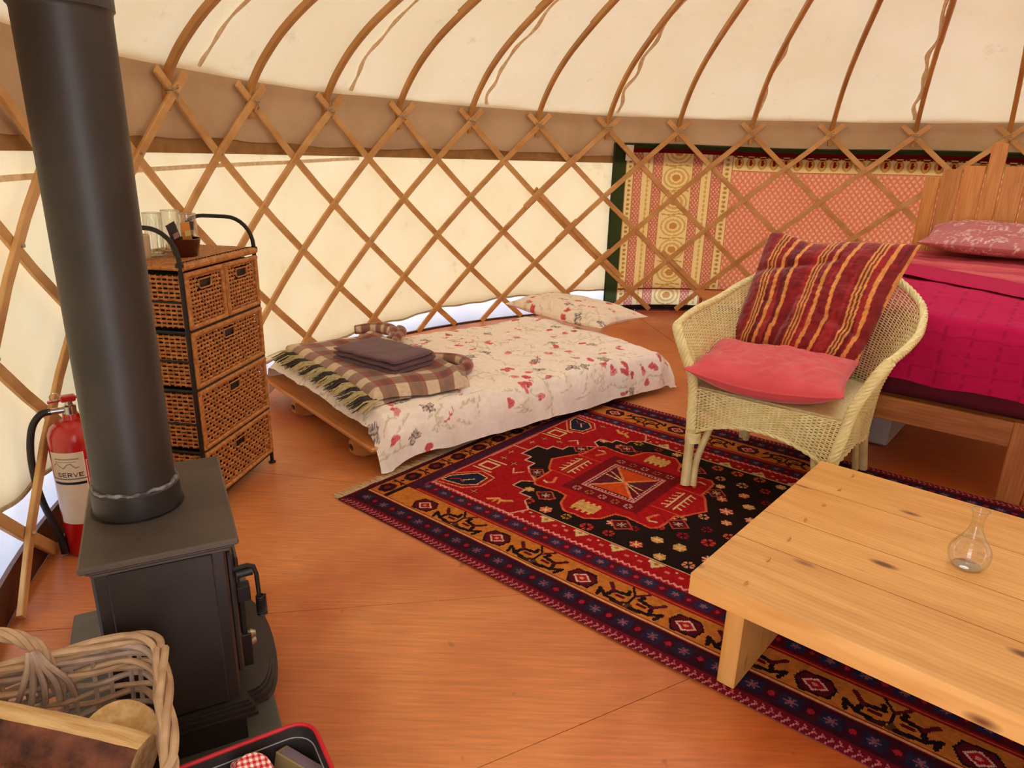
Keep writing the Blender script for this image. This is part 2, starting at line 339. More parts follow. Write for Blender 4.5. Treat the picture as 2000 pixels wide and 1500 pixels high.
# floor: varnished plywood
def floor_mat():
    m, nt, out = mat_base('varnished_plywood'); b = N(nt, 'BsdfPrincipled')
    co, fac, mp = noise_color(nt, (186, 92, 42), (224, 144, 82), 1.1, (1.0, 1.0, 1), lo=0.36, hi=0.62, dist=0.4, rnd=False)
    tc = N(nt, 'TexCoord'); m2 = N(nt, 'Mapping'); m2.inputs['Scale'].default_value = (2.2, 34, 1); m2.inputs['Rotation'].default_value = (0, 0, math.radians(8))
    oi = N(nt, 'ObjectInfo'); mm = N(nt, 'Math', operation='MULTIPLY'); mm.inputs[1].default_value = 9.1; nt.links.new(oi.outputs['Random'], mm.inputs[0]); nt.links.new(mm.outputs[0], m2.inputs['Location'])
    nt.links.new(tc.outputs['Object'], m2.inputs['Vector'])
    nz = N(nt, 'TexNoise'); nz.inputs['Scale'].default_value = 3.0; nz.inputs['Detail'].default_value = 7; nz.inputs['Distortion'].default_value = 0.3; nt.links.new(m2.outputs[0], nz.inputs['Vector'])
    mr = N(nt, 'MapRange'); mr.inputs['From Min'].default_value = 0.3; mr.inputs['From Max'].default_value = 0.7; mr.inputs['To Min'].default_value = 0.82; mr.inputs['To Max'].default_value = 1.12; nt.links.new(nz.outputs['Fac'], mr.inputs['Value'])
    vm = N(nt, 'VectorMath', operation='SCALE'); nt.links.new(co, vm.inputs[0]); nt.links.new(mr.outputs[0], vm.inputs['Scale'])
    n3 = N(nt, 'TexNoise'); n3.inputs['Scale'].default_value = 14; n3.inputs['Detail'].default_value = 2; nt.links.new(tc.outputs['Object'], n3.inputs['Vector'])
    cr = N(nt, 'ValToRGB'); cr.color_ramp.elements[0].position = 0.70; cr.color_ramp.elements[0].color = (0, 0, 0, 1); cr.color_ramp.elements[1].position = 0.76; cr.color_ramp.elements[1].color = (0.6, 0.6, 0.6, 1); nt.links.new(n3.outputs['Fac'], cr.inputs['Fac'])
    mk = N(nt, 'Mix', data_type='RGBA'); nt.links.new(cr.outputs['Color'], mk.inputs[0]); nt.links.new(vm.outputs[0], mk.inputs[6]); mk.inputs[7].default_value = rgba((130, 66, 30))
    nt.links.new(mk.outputs[2], b.inputs['Base Color'])
    rr = N(nt, 'MapRange'); rr.inputs['To Min'].default_value = 0.28; rr.inputs['To Max'].default_value = 0.5; nt.links.new(fac, rr.inputs['Value']); nt.links.new(rr.outputs[0], b.inputs['Roughness'])
    bp = N(nt, 'Bump'); bp.inputs['Strength'].default_value = 0.06; bp.inputs['Distance'].default_value = 0.003; nt.links.new(nz.outputs['Fac'], bp.inputs['Height']); nt.links.new(bp.outputs[0], b.inputs['Normal'])
    nt.links.new(b.outputs[0], out.inputs['Surface']); return m
M_FLOOR = floor_mat()

# ------------------------------------------------------------------ the yurt
CX, CY, R, Z0, DH, DT, TH = 1.92693, 3.10328, 3.66313, 1.66451, 0.292647, 0.184746, -1.422935
DOOR0, DOOR1 = -2.690, -2.480            # the door opening, where the picture is taken from
A0, A1 = DOOR1, DOOR0 + 2 * PI           # wall runs over these angles
def pol(t, r, z):
    t = np.asarray(t, float); return np.stack(np.broadcast_arrays(r * np.sin(t), r * np.cos(t), z), -1)
C0 = (CX, CY, 0)

def clip(poly, p, n, side):
    out = []
    for i in range(len(poly)):
        a, b = poly[i], poly[(i + 1) % len(poly)]; da = ((a[0] - p[0]) * n[0] + (a[1] - p[1]) * n[1]) * side; db = ((b[0] - p[0]) * n[0] + (b[1] - p[1]) * n[1]) * side
        if da >= 0: out.append(a)
        if da * db < 0: t = da / (da - db); out.append((a[0] + (b[0] - a[0]) * t, a[1] + (b[1] - a[1]) * t))
    return out
floor = thing('floor', None, None, (0, 0, 0)); floor['kind'] = 'structure'
disc = [(CX + (R + 0.03) * math.sin(a), CY + (R + 0.03) * math.cos(a)) for a in np.linspace(0, 2 * PI, 96, endpoint=False)]
MB().prism([(CX + (R + 0.16) * math.sin(a), CY + (R + 0.16) * math.cos(a)) for a in np.linspace(0, 2 * PI, 96, endpoint=False)][::-1], -0.06, -0.02).build('subfloor', M_SKB, floor, smooth=False)
# seams measured on the floor: two long joints and cross joints between plywood sheets
seamsA = [((-1.085, 2.876), (-0.613, 2.791)), ((-0.791, 1.863), (-0.478, 1.917)), ((-0.07, 1.297), (0.519, 1.624))]
def nrm(a, b): d = (b[0] - a[0], b[1] - a[1]); L = math.hypot(*d); return (-d[1] / L, d[0] / L)
gap = 0.0012
def split(polys, a, b):
    n = nrm(a, b); out = []
    for P in polys:
        for s in (1, -1):
            q = clip(P, (a[0] + n[0] * gap * s, a[1] + n[1] * gap * s), n, s)
            if len(q) > 2: out.append(q)
    return out
n1 = nrm(*seamsA[0])
up_ = clip(disc, seamsA[0][0], n1, 1); dn_ = clip(disc, seamsA[0][0], n1, -1)
n2_ = nrm(*seamsA[1]); mid_ = clip(dn_, seamsA[1][0], n2_, 1); low_ = clip(dn_, seamsA[1][0], n2_, -1)
n3_ = nrm(*seamsA[2]); low1 = clip(low_, seamsA[2][0], n3_, 1); low2 = clip(low_, seamsA[2][0], n3_, -1)
def shrink(P, g=gap):
    c = np.mean(P, 0); return [tuple(np.array(p) + (c - p) / np.linalg.norm(c - p) * g * 1.6) for p in P]
up2 = split([up_], (1.353, 5.257), (1.426, 4.779))
for P in up2 + [mid_, low1, low2]:
    P = shrink(P); P = P[::-1] if sum(P[i][0] * P[(i + 1) % len(P)][1] - P[(i + 1) % len(P)][0] * P[i][1] for i in range(len(P))) < 0 else P
    MB().prism(P, -0.02, 0.0).build('plywood_sheet', M_FLOOR, floor, smooth=False)

hem_t = [-2.5, -1.896, -1.83, -1.765, -1.55, -1.234, -1.08, -0.906, -0.775, -0.657, -0.466, -0.277, 0.2, 0.9, 4]
hem_z = [0.26, 0.30, 0.257, 0.233, 0.15, 0.10, 0.082, 0.127, 0.154, 0.181, 0.185, 0.205, 0.20, 0.2, 0.2]
def hem(t): return np.interp(t, hem_t, hem_z) + 0.010 * np.sin(t * 31) + 0.005 * np.sin(t * 83 + 1)
tt = np.linspace(A0, A1, 500); ss = np.linspace(0, 1, 26)
T, S = np.meshgrid(tt, ss, indexing='ij'); Zc = hem(T) + (1.76 - hem(T)) * S
wig = 0.006 * snoise(T * R, Zc, 3, 4, 0.7) * np.sin(PI * S)
wall = MB().grid(pol(T, R + 0.058 + wig, Zc)).build('wall_back', M_CANVAS, kind='structure'); wall.location = C0
T2, Z2 = np.meshgrid(np.linspace(A0, A1, 400), np.linspace(0.0, 1.0, 6), indexing='ij'); Z2 = -0.03 + Z2 * (hem(T2) + 0.06)
o = MB().grid(pol(T2, R + 0.095 + 0.008 * snoise(T2 * R, Z2, 5, 3, 1.2), Z2)).build('wall_ground_sheet', M_SKIRT, kind='structure'); o.location = C0
hm = MB(); th_ = np.linspace(A0, A1, 700); hm.tube(pol(th_, R + 0.052, hem(th_) + 0.004), 0.008, 5)
o = hm.build('trim_1', M_HEM, kind='structure'); o.location = C0
# beige valance hanging inside the roof edge
T3, S3 = np.meshgrid(np.linspace(A0, A1, 600), np.linspace(0, 1, 14), indexing='ij')
ztop = 1.806 + 0.010 * np.sin(T3 * 17) + 0.006 * np.sin(T3 * 41); zbot = 1.442 + 0.010 * np.sin(T3 * 9 + 1) + 0.006 * np.sin(T3 * 37)
Z3 = zbot + (ztop - zbot) * S3
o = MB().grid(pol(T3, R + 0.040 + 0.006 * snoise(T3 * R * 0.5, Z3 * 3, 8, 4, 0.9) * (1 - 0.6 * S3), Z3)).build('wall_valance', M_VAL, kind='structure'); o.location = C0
T4, Z4 = np.meshgrid(np.linspace(A0, A1, 300), [1.375, 1.475], indexing='ij')
mb = MB(); mb.grid(pol(T4, R + 0.050, Z4)); mb.grid(pol(T4, R + 0.054, Z4)[:, ::-1]); o = mb.build('trim_2', M_STRAP, kind='structure'); o.location = C0
tl = np.linspace(-2.3, -0.97, 120); zl = np.interp(tl, [-2.3, -1.77, -1.6, -1.488, -1.29, -1.156, -0.974], [1.27, 1.286, 1.29, 1.296, 1.316, 1.330, 1.362])
T5 = np.repeat(tl[:, None], 2, 1); Z5 = np.stack([zl - 0.011, zl + 0.011], 1)
o = MB().grid(pol(T5, R + 0.050, Z5)).build('trim_3', M_SEAM, kind='structure'); o.location = C0
# skirting boards
skb = thing('baseboard_back', None, None, C0); skb['kind'] = 'structure'
edges = np.linspace(A0, A1, 25)
for i in range(24):
    ta = np.linspace(edges[i] + 0.0012, edges[i + 1] - 0.0012, 8)
    inn = pol(ta, R + 0.030, 0)[:, :2]; out_ = pol(ta, R + 0.045, 0)[:, :2]
    P = list(map(tuple, inn)) + list(map(tuple, out_[::-1])); MB().prism(P[::-1], 0.0, 0.125 if (edges[i] < -1.78 or edges[i] > 0.9) else 0.018).build('skirting_board', M_SKB, skb, smooth=False)

# trellis: every slat a board of its own
trellis = thing('trellis', 'wooden lattice wall of crossed slats lashed with cord inside the canvas', 'trellis', C0)
TT = lambda j: TH + DT * j
def slat(j, k, t0, t1, rho, off=0.0, w=0.044, th=0.015):
    """k=-1: runs down to the left (inner layer); k=+1: runs down to the right"""
    n = 13; t = np.linspace(t0, t1, n); ang = TT(j) + k * DT * 0.5 * t + off; z = Z0 - DH * t
    ok = (ang > A0 + 0.01) & (ang < A1 - 0.01) & (z > 0.004)
    if ok.sum() < 3: return
    lo, hi = np.argmax(ok), len(ok) - np.argmax(ok[::-1]) - 1
    t = np.linspace(t[lo], t[hi], 10); ang = TT(j) + k * DT * 0.5 * t + off; z = Z0 - DH * t
    mid = pol(ang, rho, z); rad = pol(ang, 1, 0); tan = np.gradient(mid, axis=0); tan /= np.linalg.norm(tan, axis=1)[:, None]
    side = np.cross(tan, rad); side /= np.linalg.norm(side, axis=1)[:, None]
    b = 0.003; prof = [(-w/2, -th/2+b), (-w/2+b, -th/2), (w/2-b, -th/2), (w/2, -th/2+b), (w/2, th/2), (-w/2, th/2)]
    V = np.stack([mid + side * p[0] + rad * p[1] for p in prof], 1)
    m = MB(); m.grid(V, closed_v=True); m.add(V[0], [np.arange(6)[None]]); m.add(V[-1], [np.arange(6)[::-1][None]])
    m.build('slat', M_SLAT, trellis, smooth=False)
for j in range(-5, 27):
    d = rng.uniform(-0.004, 0.004)
    slat(j, -1, -0.30, 5.62, R - 0.010, d)
    slat(j, 1, -0.30, 5.62, R + 0.008, d)
# second lattice section laps over the first: short doubled pieces
slat(4, 1, 1.78, 4.5, R - 0.004, 0.014); slat(6, -1, 0.80, 2.3, R - 0.024, -0.009); slat(7, -1, 2.72, 3.3, R - 0.024, -0.008); slat(8, -1, 3.66, 4.35, R - 0.024, -0.008)
slat(5, 1, 3.7, 5.0, R - 0.004, 0.012)
for j in range(-4, 25):
    c = pol(TT(j), R - 0.004, Z0)
    m = MB(); a = TT(j); rad = np.array([math.sin(a), math.cos(a), 0]); tan = np.array([math.cos(a), -math.sin(a), 0]); up = np.array([0, 0, 1.0])
    q = np.linspace(0, 2 * PI, 18, endpoint=False)
    for k in range(3):
        sl = rng.uniform(-0.5, 0.5) + (k - 1) * 0.5; ax1 = tan * math.cos(sl) + up * math.sin(sl)
        P = c + up * (0.012 * (k - 1) + 0.004) + np.outer(np.cos(q) * 0.036, ax1) + np.outer(np.sin(q) * 0.026, rad); m.tube(P, 0.0042, 5, closed=True)
    P = c - rad * 0.024 + np.outer(np.linspace(0, 1, 8), tan * rng.uniform(-0.03, 0.03) - up * 0.06) + np.outer(np.sin(np.linspace(0, 5, 8)) * 0.005, tan); m.tube(P, 0.003, 4)
    m.build('cord_lashing', M_CORD, trellis, kind='stuff')
m = MB()
for j2 in range(-8, 50):
    for row in range(1, 6):
        if (j2 + row) % 2: continue
        a = TT(j2 / 2); 
        if not (A0 + 0.02 < a < A1 - 0.02): continue
        c = pol(a, R - 0.020, Z0 - DH * row); rad = pol(a, 1, 0)
        m.tube(np.array([c, c - rad * 0.010]), 0.006, 6)
m.build('crossing_knots', M_HEM, trellis, kind='stuff')

# roof: canvas, poles, crown
prof = np.array([(3.690, 1.575), (3.688, 1.70), (3.625, 1.815), (3.54, 1.920), (3.43, 2.028), (3.28, 2.142), (3.10, 2.250), (2.85, 2.378), (2.5, 2.54), (2.0, 2.785), (1.4, 3.078), (0.84, 3.352)])
pp = cat_rom(prof, 70)
ZR = np.array([3.3, 1.80])
def offset(pp, d):
    t = np.gradient(pp, axis=0); t /= np.linalg.norm(t, axis=1)[:, None]; n = np.stack([t[:, 1], -t[:, 0]], 1); n *= np.sign(n[:, 0:1] + 1e-9) ; return pp + n * d
cp = offset(pp, 0.040); cp = cp[cp[:, 1] > 1.79]; cp = np.vstack([[3.722, 1.70], [3.722, 1.76], cp])
tr = np.linspace(-PI, PI, 480)
TR = np.repeat(tr[:, None], len(cp), 1); RH = np.repeat(cp[None, :, 0], len(tr), 0); ZZ = np.repeat(cp[None, :, 1], len(tr), 0)
sagf = np.sin(np.pi * np.linspace(0, 1, len(cp)))[None]
dn = 0.010 * snoise(TR * 3.2, RH, 11, 4, 0.6) * (0.25 + sagf)
roof = MB().grid(pol(TR, RH + dn * 0.5, ZZ + dn)).build('ceiling', M_ROOF, kind='structure'); roof.location = C0
# seams of the roof canvas every 0.353 rad, as loose flaps
for i in range(-2, 16):
    t0 = -1.35 + 0.353 * i; r0 = np.random.default_rng(50 + i); m = MB()
    sp = offset(pp, 0.026); sp = sp[sp[:, 1] > 1.80]; n = len(sp); s = np.linspace(0, 1, n)
    wob = np.zeros(n)
    for k in range(5): wob += r0.uniform(-1, 1) * np.sin(s * r0.uniform(8, 40) + r0.uniform(0, 6)) * 0.010
    wd = 0.016 + 0.004 * np.sin(s * 50 + i)
    th0 = t0 + wob / np.maximum(sp[:, 0], 0.5); A = pol(th0 - wd / sp[:, 0], sp[:, 0], sp[:, 1]); B = pol(th0 + wd / sp[:, 0], sp[:, 0], sp[:, 1])
    Cc = pol(th0, sp[:, 0] - 0.004, sp[:, 1] - 0.005)
    m.grid(np.stack([A, Cc, B], 1)); o = m.build('canvas_seam', M_SEAM, roof)
frame = thing('roof_frame', 'bent wooden roof poles rising from the lattice tops to the crown', 'roof frame', C0)
def sweep(m, pts, a, w, t, ex=0.0, side=0.0):
    mid = np.stack([pts[:, 0] * math.sin(a), pts[:, 0] * math.cos(a), pts[:, 1]], 1); tan = np.gradient(mid, axis=0); tan /= np.linalg.norm(tan, axis=1)[:, None]
    sd = np.array([math.cos(a), -math.sin(a), 0]); nr = np.cross(sd, tan); mid = mid + nr * ex + sd * side; b = 0.006
    pr_ = [(-w/2, -t/2+b), (-w/2+b, -t/2), (w/2-b, -t/2), (w/2, -t/2+b), (w/2, t/2-b), (w/2-b, t/2), (-w/2+b, t/2), (-w/2, t/2-b)]
    V = np.stack([mid + sd * p[0] + nr * p[1] for p in pr_], 1); m.grid(V, closed_v=True); m.add(V[0], [np.arange(8)[None]]); m.add(V[-1], [np.arange(8)[::-1][None]])
for j in range(-5, 27):
    a = TT(j) + rng.uniform(-0.003, 0.003)
    if not (A0 + 0.03 < a < A1 - 0.03): continue
    m = MB(); sweep(m, pp[:56], a, 0.036, 0.040); o = m.build('roof_pole', M_POLE, frame, smooth=True, sharp=30)
    m = MB(); k = 40 + int(rng.integers(-3, 4)); sweep(m, pp[k:], a, 0.036, 0.034, ex=-0.018 if (pp[1,1] > 0) else 0, side=0.006); m.build('upper_pole_length', M_POLE, o, smooth=True, sharp=30)
m = MB(); m.lathe([(0.78, 3.31), (0.88, 3.31), (0.88, 3.41), (0.78, 3.41), (0.78, 3.31)], 48); m.build('crown_ring', M_POLE, frame)
for k in range(2):
    a = k * PI / 2; s = np.linspace(-0.80, 0.80, 15); m = MB(); m.tube(np.stack([s * math.cos(a), s * math.sin(a), 3.40 + 0.18 * np.cos(s / 0.80 * PI / 2)], 1), 0.018, 8); m.build('crown_arch', M_POLE, frame)
m = MB(); m.lathe([(0.02 + 0.87 * math.sin(q), 3.41 + 0.30 * math.cos(q)) for q in np.linspace(0, PI / 2, 10)], 40)
dome = m.build('crown_dome', M_GLASS, frame)

# ------------------------------------------------------------------ pictures painted onto fabric meshes
class Canvas:
    def __init__(s, w, h, res, bg):
        s.w, s.h, s.res = w, h, res; s.nx, s.ny = int(round(w / res)), int(round(h / res))
        s.a = np.empty((s.nx, s.ny, 3)); s.a[:] = lin(bg)
        s.X, s.Y = np.meshgrid((np.arange(s.nx) + .5) * res, (np.arange(s.ny) + .5) * res, indexing='ij')
    def win(s, x0, x1, y0, y1):
        i0, i1 = max(0, int(x0 / s.res) - 1), min(s.nx, int(x1 / s.res) + 2); j0, j1 = max(0, int(y0 / s.res) - 1), min(s.ny, int(y1 / s.res) + 2)
        return (slice(i0, max(i0, i1)), slice(j0, max(j0, j1)))
    def rect(s, x0, x1, y0, y1, c):
        w = s.win(x0, x1, y0, y1); X, Y = s.X[w], s.Y[w]; s.a[w][(X >= x0) & (X < x1) & (Y >= y0) & (Y < y1)] = lin(c)
    def mask(s, P, w):
        X, Y = s.X[w], s.Y[w]; ins = np.zeros(X.shape, bool); n = len(P)
        for i in range(n):
            (x0, y0), (x1, y1) = P[i], P[(i + 1) % n]
            if y0 == y1: continue
            c = ((y0 > Y) != (y1 > Y)) & (X < (x1 - x0) * (Y - y0) / (y1 - y0) + x0); ins ^= c
        return ins
    def poly(s, P, c, outline=None, lw=0.008):
        xs = [p[0] for p in P]; ys = [p[1] for p in P]; w = s.win(min(xs), max(xs), min(ys), max(ys))
        if s.X[w].size: s.a[w][s.mask(P, w)] = lin(c)
        if outline is not None:
            for i in range(len(P)): s.line(P[i], P[(i + 1) % len(P)], lw, outline)
    def line(s, p, q, wd, c):
        w = s.win(min(p[0], q[0]) - wd, max(p[0], q[0]) + wd, min(p[1], q[1]) - wd, max(p[1], q[1]) + wd); X, Y = s.X[w], s.Y[w]
        if not X.size: return
        dx, dy = q[0] - p[0], q[1] - p[1]; L = dx * dx + dy * dy + 1e-12; t = np.clip(((X - p[0]) * dx + (Y - p[1]) * dy) / L, 0, 1)
        s.a[w][np.hypot(X - p[0] - t * dx, Y - p[1] - t * dy) < wd / 2 * 1.02 + s.res * 0.12] = lin(c)
    def path(s, P, wd, c):
        for i in range(len(P) - 1): s.line(P[i], P[i + 1], wd, c)
    def ell(s, x, y, rx, ry, c, rot=0.0, ring=None):
        r = max(rx, ry); w = s.win(x - r, x + r, y - r, y + r); X, Y = s.X[w] - x, s.Y[w] - y
        if not X.size: return
        ca, sa = math.cos(rot), math.sin(rot); d = ((X * ca + Y * sa) / rx) ** 2 + ((-X * sa + Y * ca) / ry) ** 2
        k = d < 1
        if ring: k &= d > ring ** 2
        s.a[w][k] = lin(c)
    def sample(s, x, y):
        return s.a[np.clip((np.asarray(x) / s.res).astype(int), 0, s.nx - 1), np.clip((np.asarray(y) / s.res).astype(int), 0, s.ny - 1)]

# ------------------------------------------------------------------ rug
RL, RW = 3.15, 1.93
rc = Canvas(RL, RW, 0.0046, (34, 18, 16))
RED, DRED, NAVY, ORG, BLK, CRM, PNK, ORB = (172, 18, 24), (98, 10, 24), (38, 34, 58), (206, 122, 48), (32, 16, 18), (226, 196, 138), (214, 140, 120), (214, 78, 24)
def rosette(x, y, r, c1, c2, k=6):
    rc.ell(x, y, r, r, c1); 
    for i in range(k):
        a = i * 2 * PI / k; rc.line((x, y), (x + r * math.cos(a), y + r * math.sin(a)), 0.005, c2)
    rc.ell(x, y, r * .35, r * .35, c2)
MIR = lambda y: RW - y
# black field with rosettes
rr = np.random.default_rng(3)
for i in range(22):
    for k in range(10):
        x = 0.50 + 0.105 * i + (k % 2) * 0.05 + rr.uniform(-.012, .012); y = 0.52 + 0.099 * k + rr.uniform(-.012, .012)
        c = [(222, 96, 48), (196, 54, 44), (150, 26, 34), (226, 150, 110), (206, 150, 60)][rr.integers(5)]; rosette(x, y, 0.024 + rr.uniform(-.004, .004), c, (40, 14, 18) if rr.random() < .6 else (236, 190, 140), 6)
# red inner ground with triangles along both long sides, both directions
for f in (lambda y: y, MIR):
    def rect(x0, x1, a, b, c): rc.rect(x0, x1, min(f(a), f(b)), max(f(a), f(b)), c)
    rect(0.18, RL - 0.18, 0.385, 0.475, RED)
    rect(0.4, RL - 0.4, 0.472, 0.479, CRM)
    for i in range(18):
        x = 0.60 + i * 0.165; rc.poly([(x - .035, f(.470)), (x + .035, f(.470)), (x, f(.420))], CRM); rc.ell(x, f(.455), .010, .008, (190, 120, 60))
        for q in (-.055, .055): rc.ell(x + q, f(.435), .009, .009, (232, 120, 110)); rc.ell(x + q + .028, f(.455), .006, .006, (240, 190, 160))
# house ends
def ends(mx, my):
    X = (lambda x: x) if not mx else (lambda x: RL - x); Y = (lambda y: y) if not my else MIR
    P = lambda L: [(X(a), Y(b)) for a, b in L]
    rc.poly(P([(.18, .385), (.62, .385), (.66, .47), (.60, .52), (.60, .56), (.54, .56), (.54, .60), (.47, .60), (.47, .66), (.52, .70), (.44, .76), (.40, .80), (.40, .85), (.34, .85), (.34, .90), (.28, .90), (.28, .975), (.18, .975)]), RED, (232, 170, 140), .007)
    rc.poly(P([(.18, .40), (.32, .43), (.37, .50), (.36, .60), (.27, .62), (.18, .50)]), RED, (230, 150, 110), .006)
    rc.poly(P([(.19, .43), (.30, .45), (.345, .50), (.335, .58), (.27, .59), (.20, .49)]), NAVY, CRM, .005)
    rc.line(*P([(.27, .49), (.30, .53)]), .006, CRM); rc.path(P([(.22, .46), (.25, .49), (.28, .475)]), .005, (190, 60, 60))
    rc.path(P([(.215, .66), (.215, .72), (.29, .72), (.29, .66), (.215, .66)]), .012, CRM); rc.line(*P([(.20, .635), (.31, .635)]), .008, CRM); rc.line(*P([(.20, .745), (.31, .745)]), .008, CRM)
    rc.path(P([(.47, .43), (.50, .46), (.53, .455), (.56, .48)]), .016, (226, 160, 80)); rc.line(*P([(.50, .46), (.50, .425)]), .008, (226, 160, 80)); rc.line(*P([(.52, .46), (.53, .425)]), .008, (226, 160, 80))
    for a, b in ((.38, .44), (.25, .80), (.23, .88), (.33, .78)): rosette(X(a), Y(b), .016, (90, 16, 26), (224, 140, 80), 4)
    rc.path(P([(.19, .78), (.19, .95)]), .006, (232, 150, 130)); rc.path(P([(.36, .74), (.39, .70), (.42, .74)]), .006, (236, 190, 150))
for mx in (0, 1):
    for my in (0, 1): ends(mx, my)
# medallions
def medallion(cx_):
    def S(L, full=True):
        h = L + [(-a, b) for a, b in reversed(L)]; return h
    half = [(0.0, -.40), (.05, -.405), (.10, -.36), (.125, -.285), (.17, -.275), (.29, -.29), (.315, -.26), (.32, -.13), (.345, -.11), (.40, -.01), (.345, .10), (.32, .13), (.315, .26), (.29, .29), (.17, .275), (.125, .285), (.10, .36), (.05, .405), (0.0, .40)]
    P = [(cx_ + a, .965 + b) for a, b in half] + [(cx_ - a, .965 + b) for a, b in reversed(half)]
    rc.poly(P, (178, 18, 24), (224, 100, 60), .009)
    for sx in (-1, 1):
        for sy in (-1, 1):
            x, y = cx_ + sx * .19, .965 + sy * .345; rc.poly([(x - .05, y), (x, y - .045), (x + .05, y), (x, y + .045)], (92, 14, 30), (196, 84, 60), .006); rosette(x, y, .018, (60, 30, 40), (210, 160, 130), 6)
            x, y = cx_ + sx * .36, .965 + sy * .185; rc.poly([(x - .045, y), (x, y - .045), (x + .045, y), (x, y + .045)], (92, 14, 30), (196, 84, 60), .006); rosette(x, y, .018, (60, 30, 40), (210, 160, 130), 6)
    # darker inner frame
    rc.rect(cx_ - .19, cx_ + .19, .965 - .225, .965 + .225, (122, 14, 24)); rc.rect(cx_ - .135, cx_ + .135, .965 - .155, .965 + .155, (150, 18, 26))
    for k in range(5):
        for sy in (-1, 1): rosette(cx_ - .13 + k * .065, .965 + sy * .19, .020, (196, 96, 60) if k % 2 else (222, 140, 130), (90, 12, 22), 6)
    rc.rect(cx_ - .135, cx_ + .135, .965 - .15, .965 + .15, (222, 140, 130)); rc.rect(cx_ - .127, cx_ + .127, .965 - .142, .965 + .142, (110, 12, 30)); 
    for k in range(17):
        for sx in (-1, 1): rc.ell(cx_ + sx * .118, .965 - .136 + k * .017, .005, .006, (232, 180, 170))
        if k < 15:
            for sy in (-1, 1): rc.ell(cx_ - .119 + k * .017, .965 + sy * .133, .006, .005, (232, 180, 170))
    x0, x1, y0, y1 = cx_ - .105, cx_ + .105, .965 - .12, .965 + .12
    rc.poly([(x0, y0), (cx_, .965), (x0, y1)], (110, 14, 34)); rc.poly([(x1, y0), (cx_, .965), (x1, y1)], (110, 14, 34))
    rc.poly([(x0, y0), (x1, y0), (cx_, .965)], ORB); rc.poly([(x0, y1), (x1, y1), (cx_, .965)], ORB)
    for a in (-.06, -.02, .02, .06): rc.line((cx_, .965), (x0, .965 + a), .006, CRM if a > 0 else (40, 60, 60)); rc.line((cx_, .965), (x1, .965 + a), .006, CRM if a < 0 else (40, 60, 60))
    rc.line((x0, y0), (x1, y1), .012, (232, 140, 90)); rc.line((x0, y1), (x1, y0), .010, (232, 140, 90))
    # cream banners
    for sy in (-1, 1):
        y = .965 + sy * .315; rc.rect(cx_ - .055, cx_ + .055, y - .035, y + .035, (224, 176, 104))
        for k in range(4): rc.rect(cx_ - .05 + k * .028, cx_ - .036 + k * .028, y - .05, y + .05, (224, 176, 104)); rc.line((cx_ - .05, y - .024 + k * .016), (cx_ + .05, y - .024 + k * .016), .003, (196, 130, 60))
        for sx in (-1, 1):
            rc.path([(cx_ + sx * .26, .965 + sy * .24), (cx_ + sx * .24, .965 + sy * .22), (cx_ + sx * .26, .965 + sy * .17)], .012, (226, 120, 70)); rc.line((cx_ + sx * .26, .965 + sy * .24), (cx_ + sx * .285, .965 + sy * .23), .010, CRM)
            rc.line((cx_ + sx * .20, .965 + sy * .115), (cx_ + sx * .33, .965 + sy * .115), .005, (224, 100, 60))
    for sx in (-1, 1):
        x = cx_ + sx * .27
        for q in (-.018, .018): rc.line((x + q, .965 - .085), (x + q, .965 + .085), .008, CRM)
        rc.line((x, .965 - .09), (x, .965 + .09), .005, (150, 70, 40))
        for k in range(5): yk = .965 - .068 + k * .034; rc.line((x - .045, yk), (x - .02, yk + .01), .007, CRM); rc.line((x + .02, yk + .01), (x + .045, yk), .007, CRM)
medallion(.827); medallion(2.323)
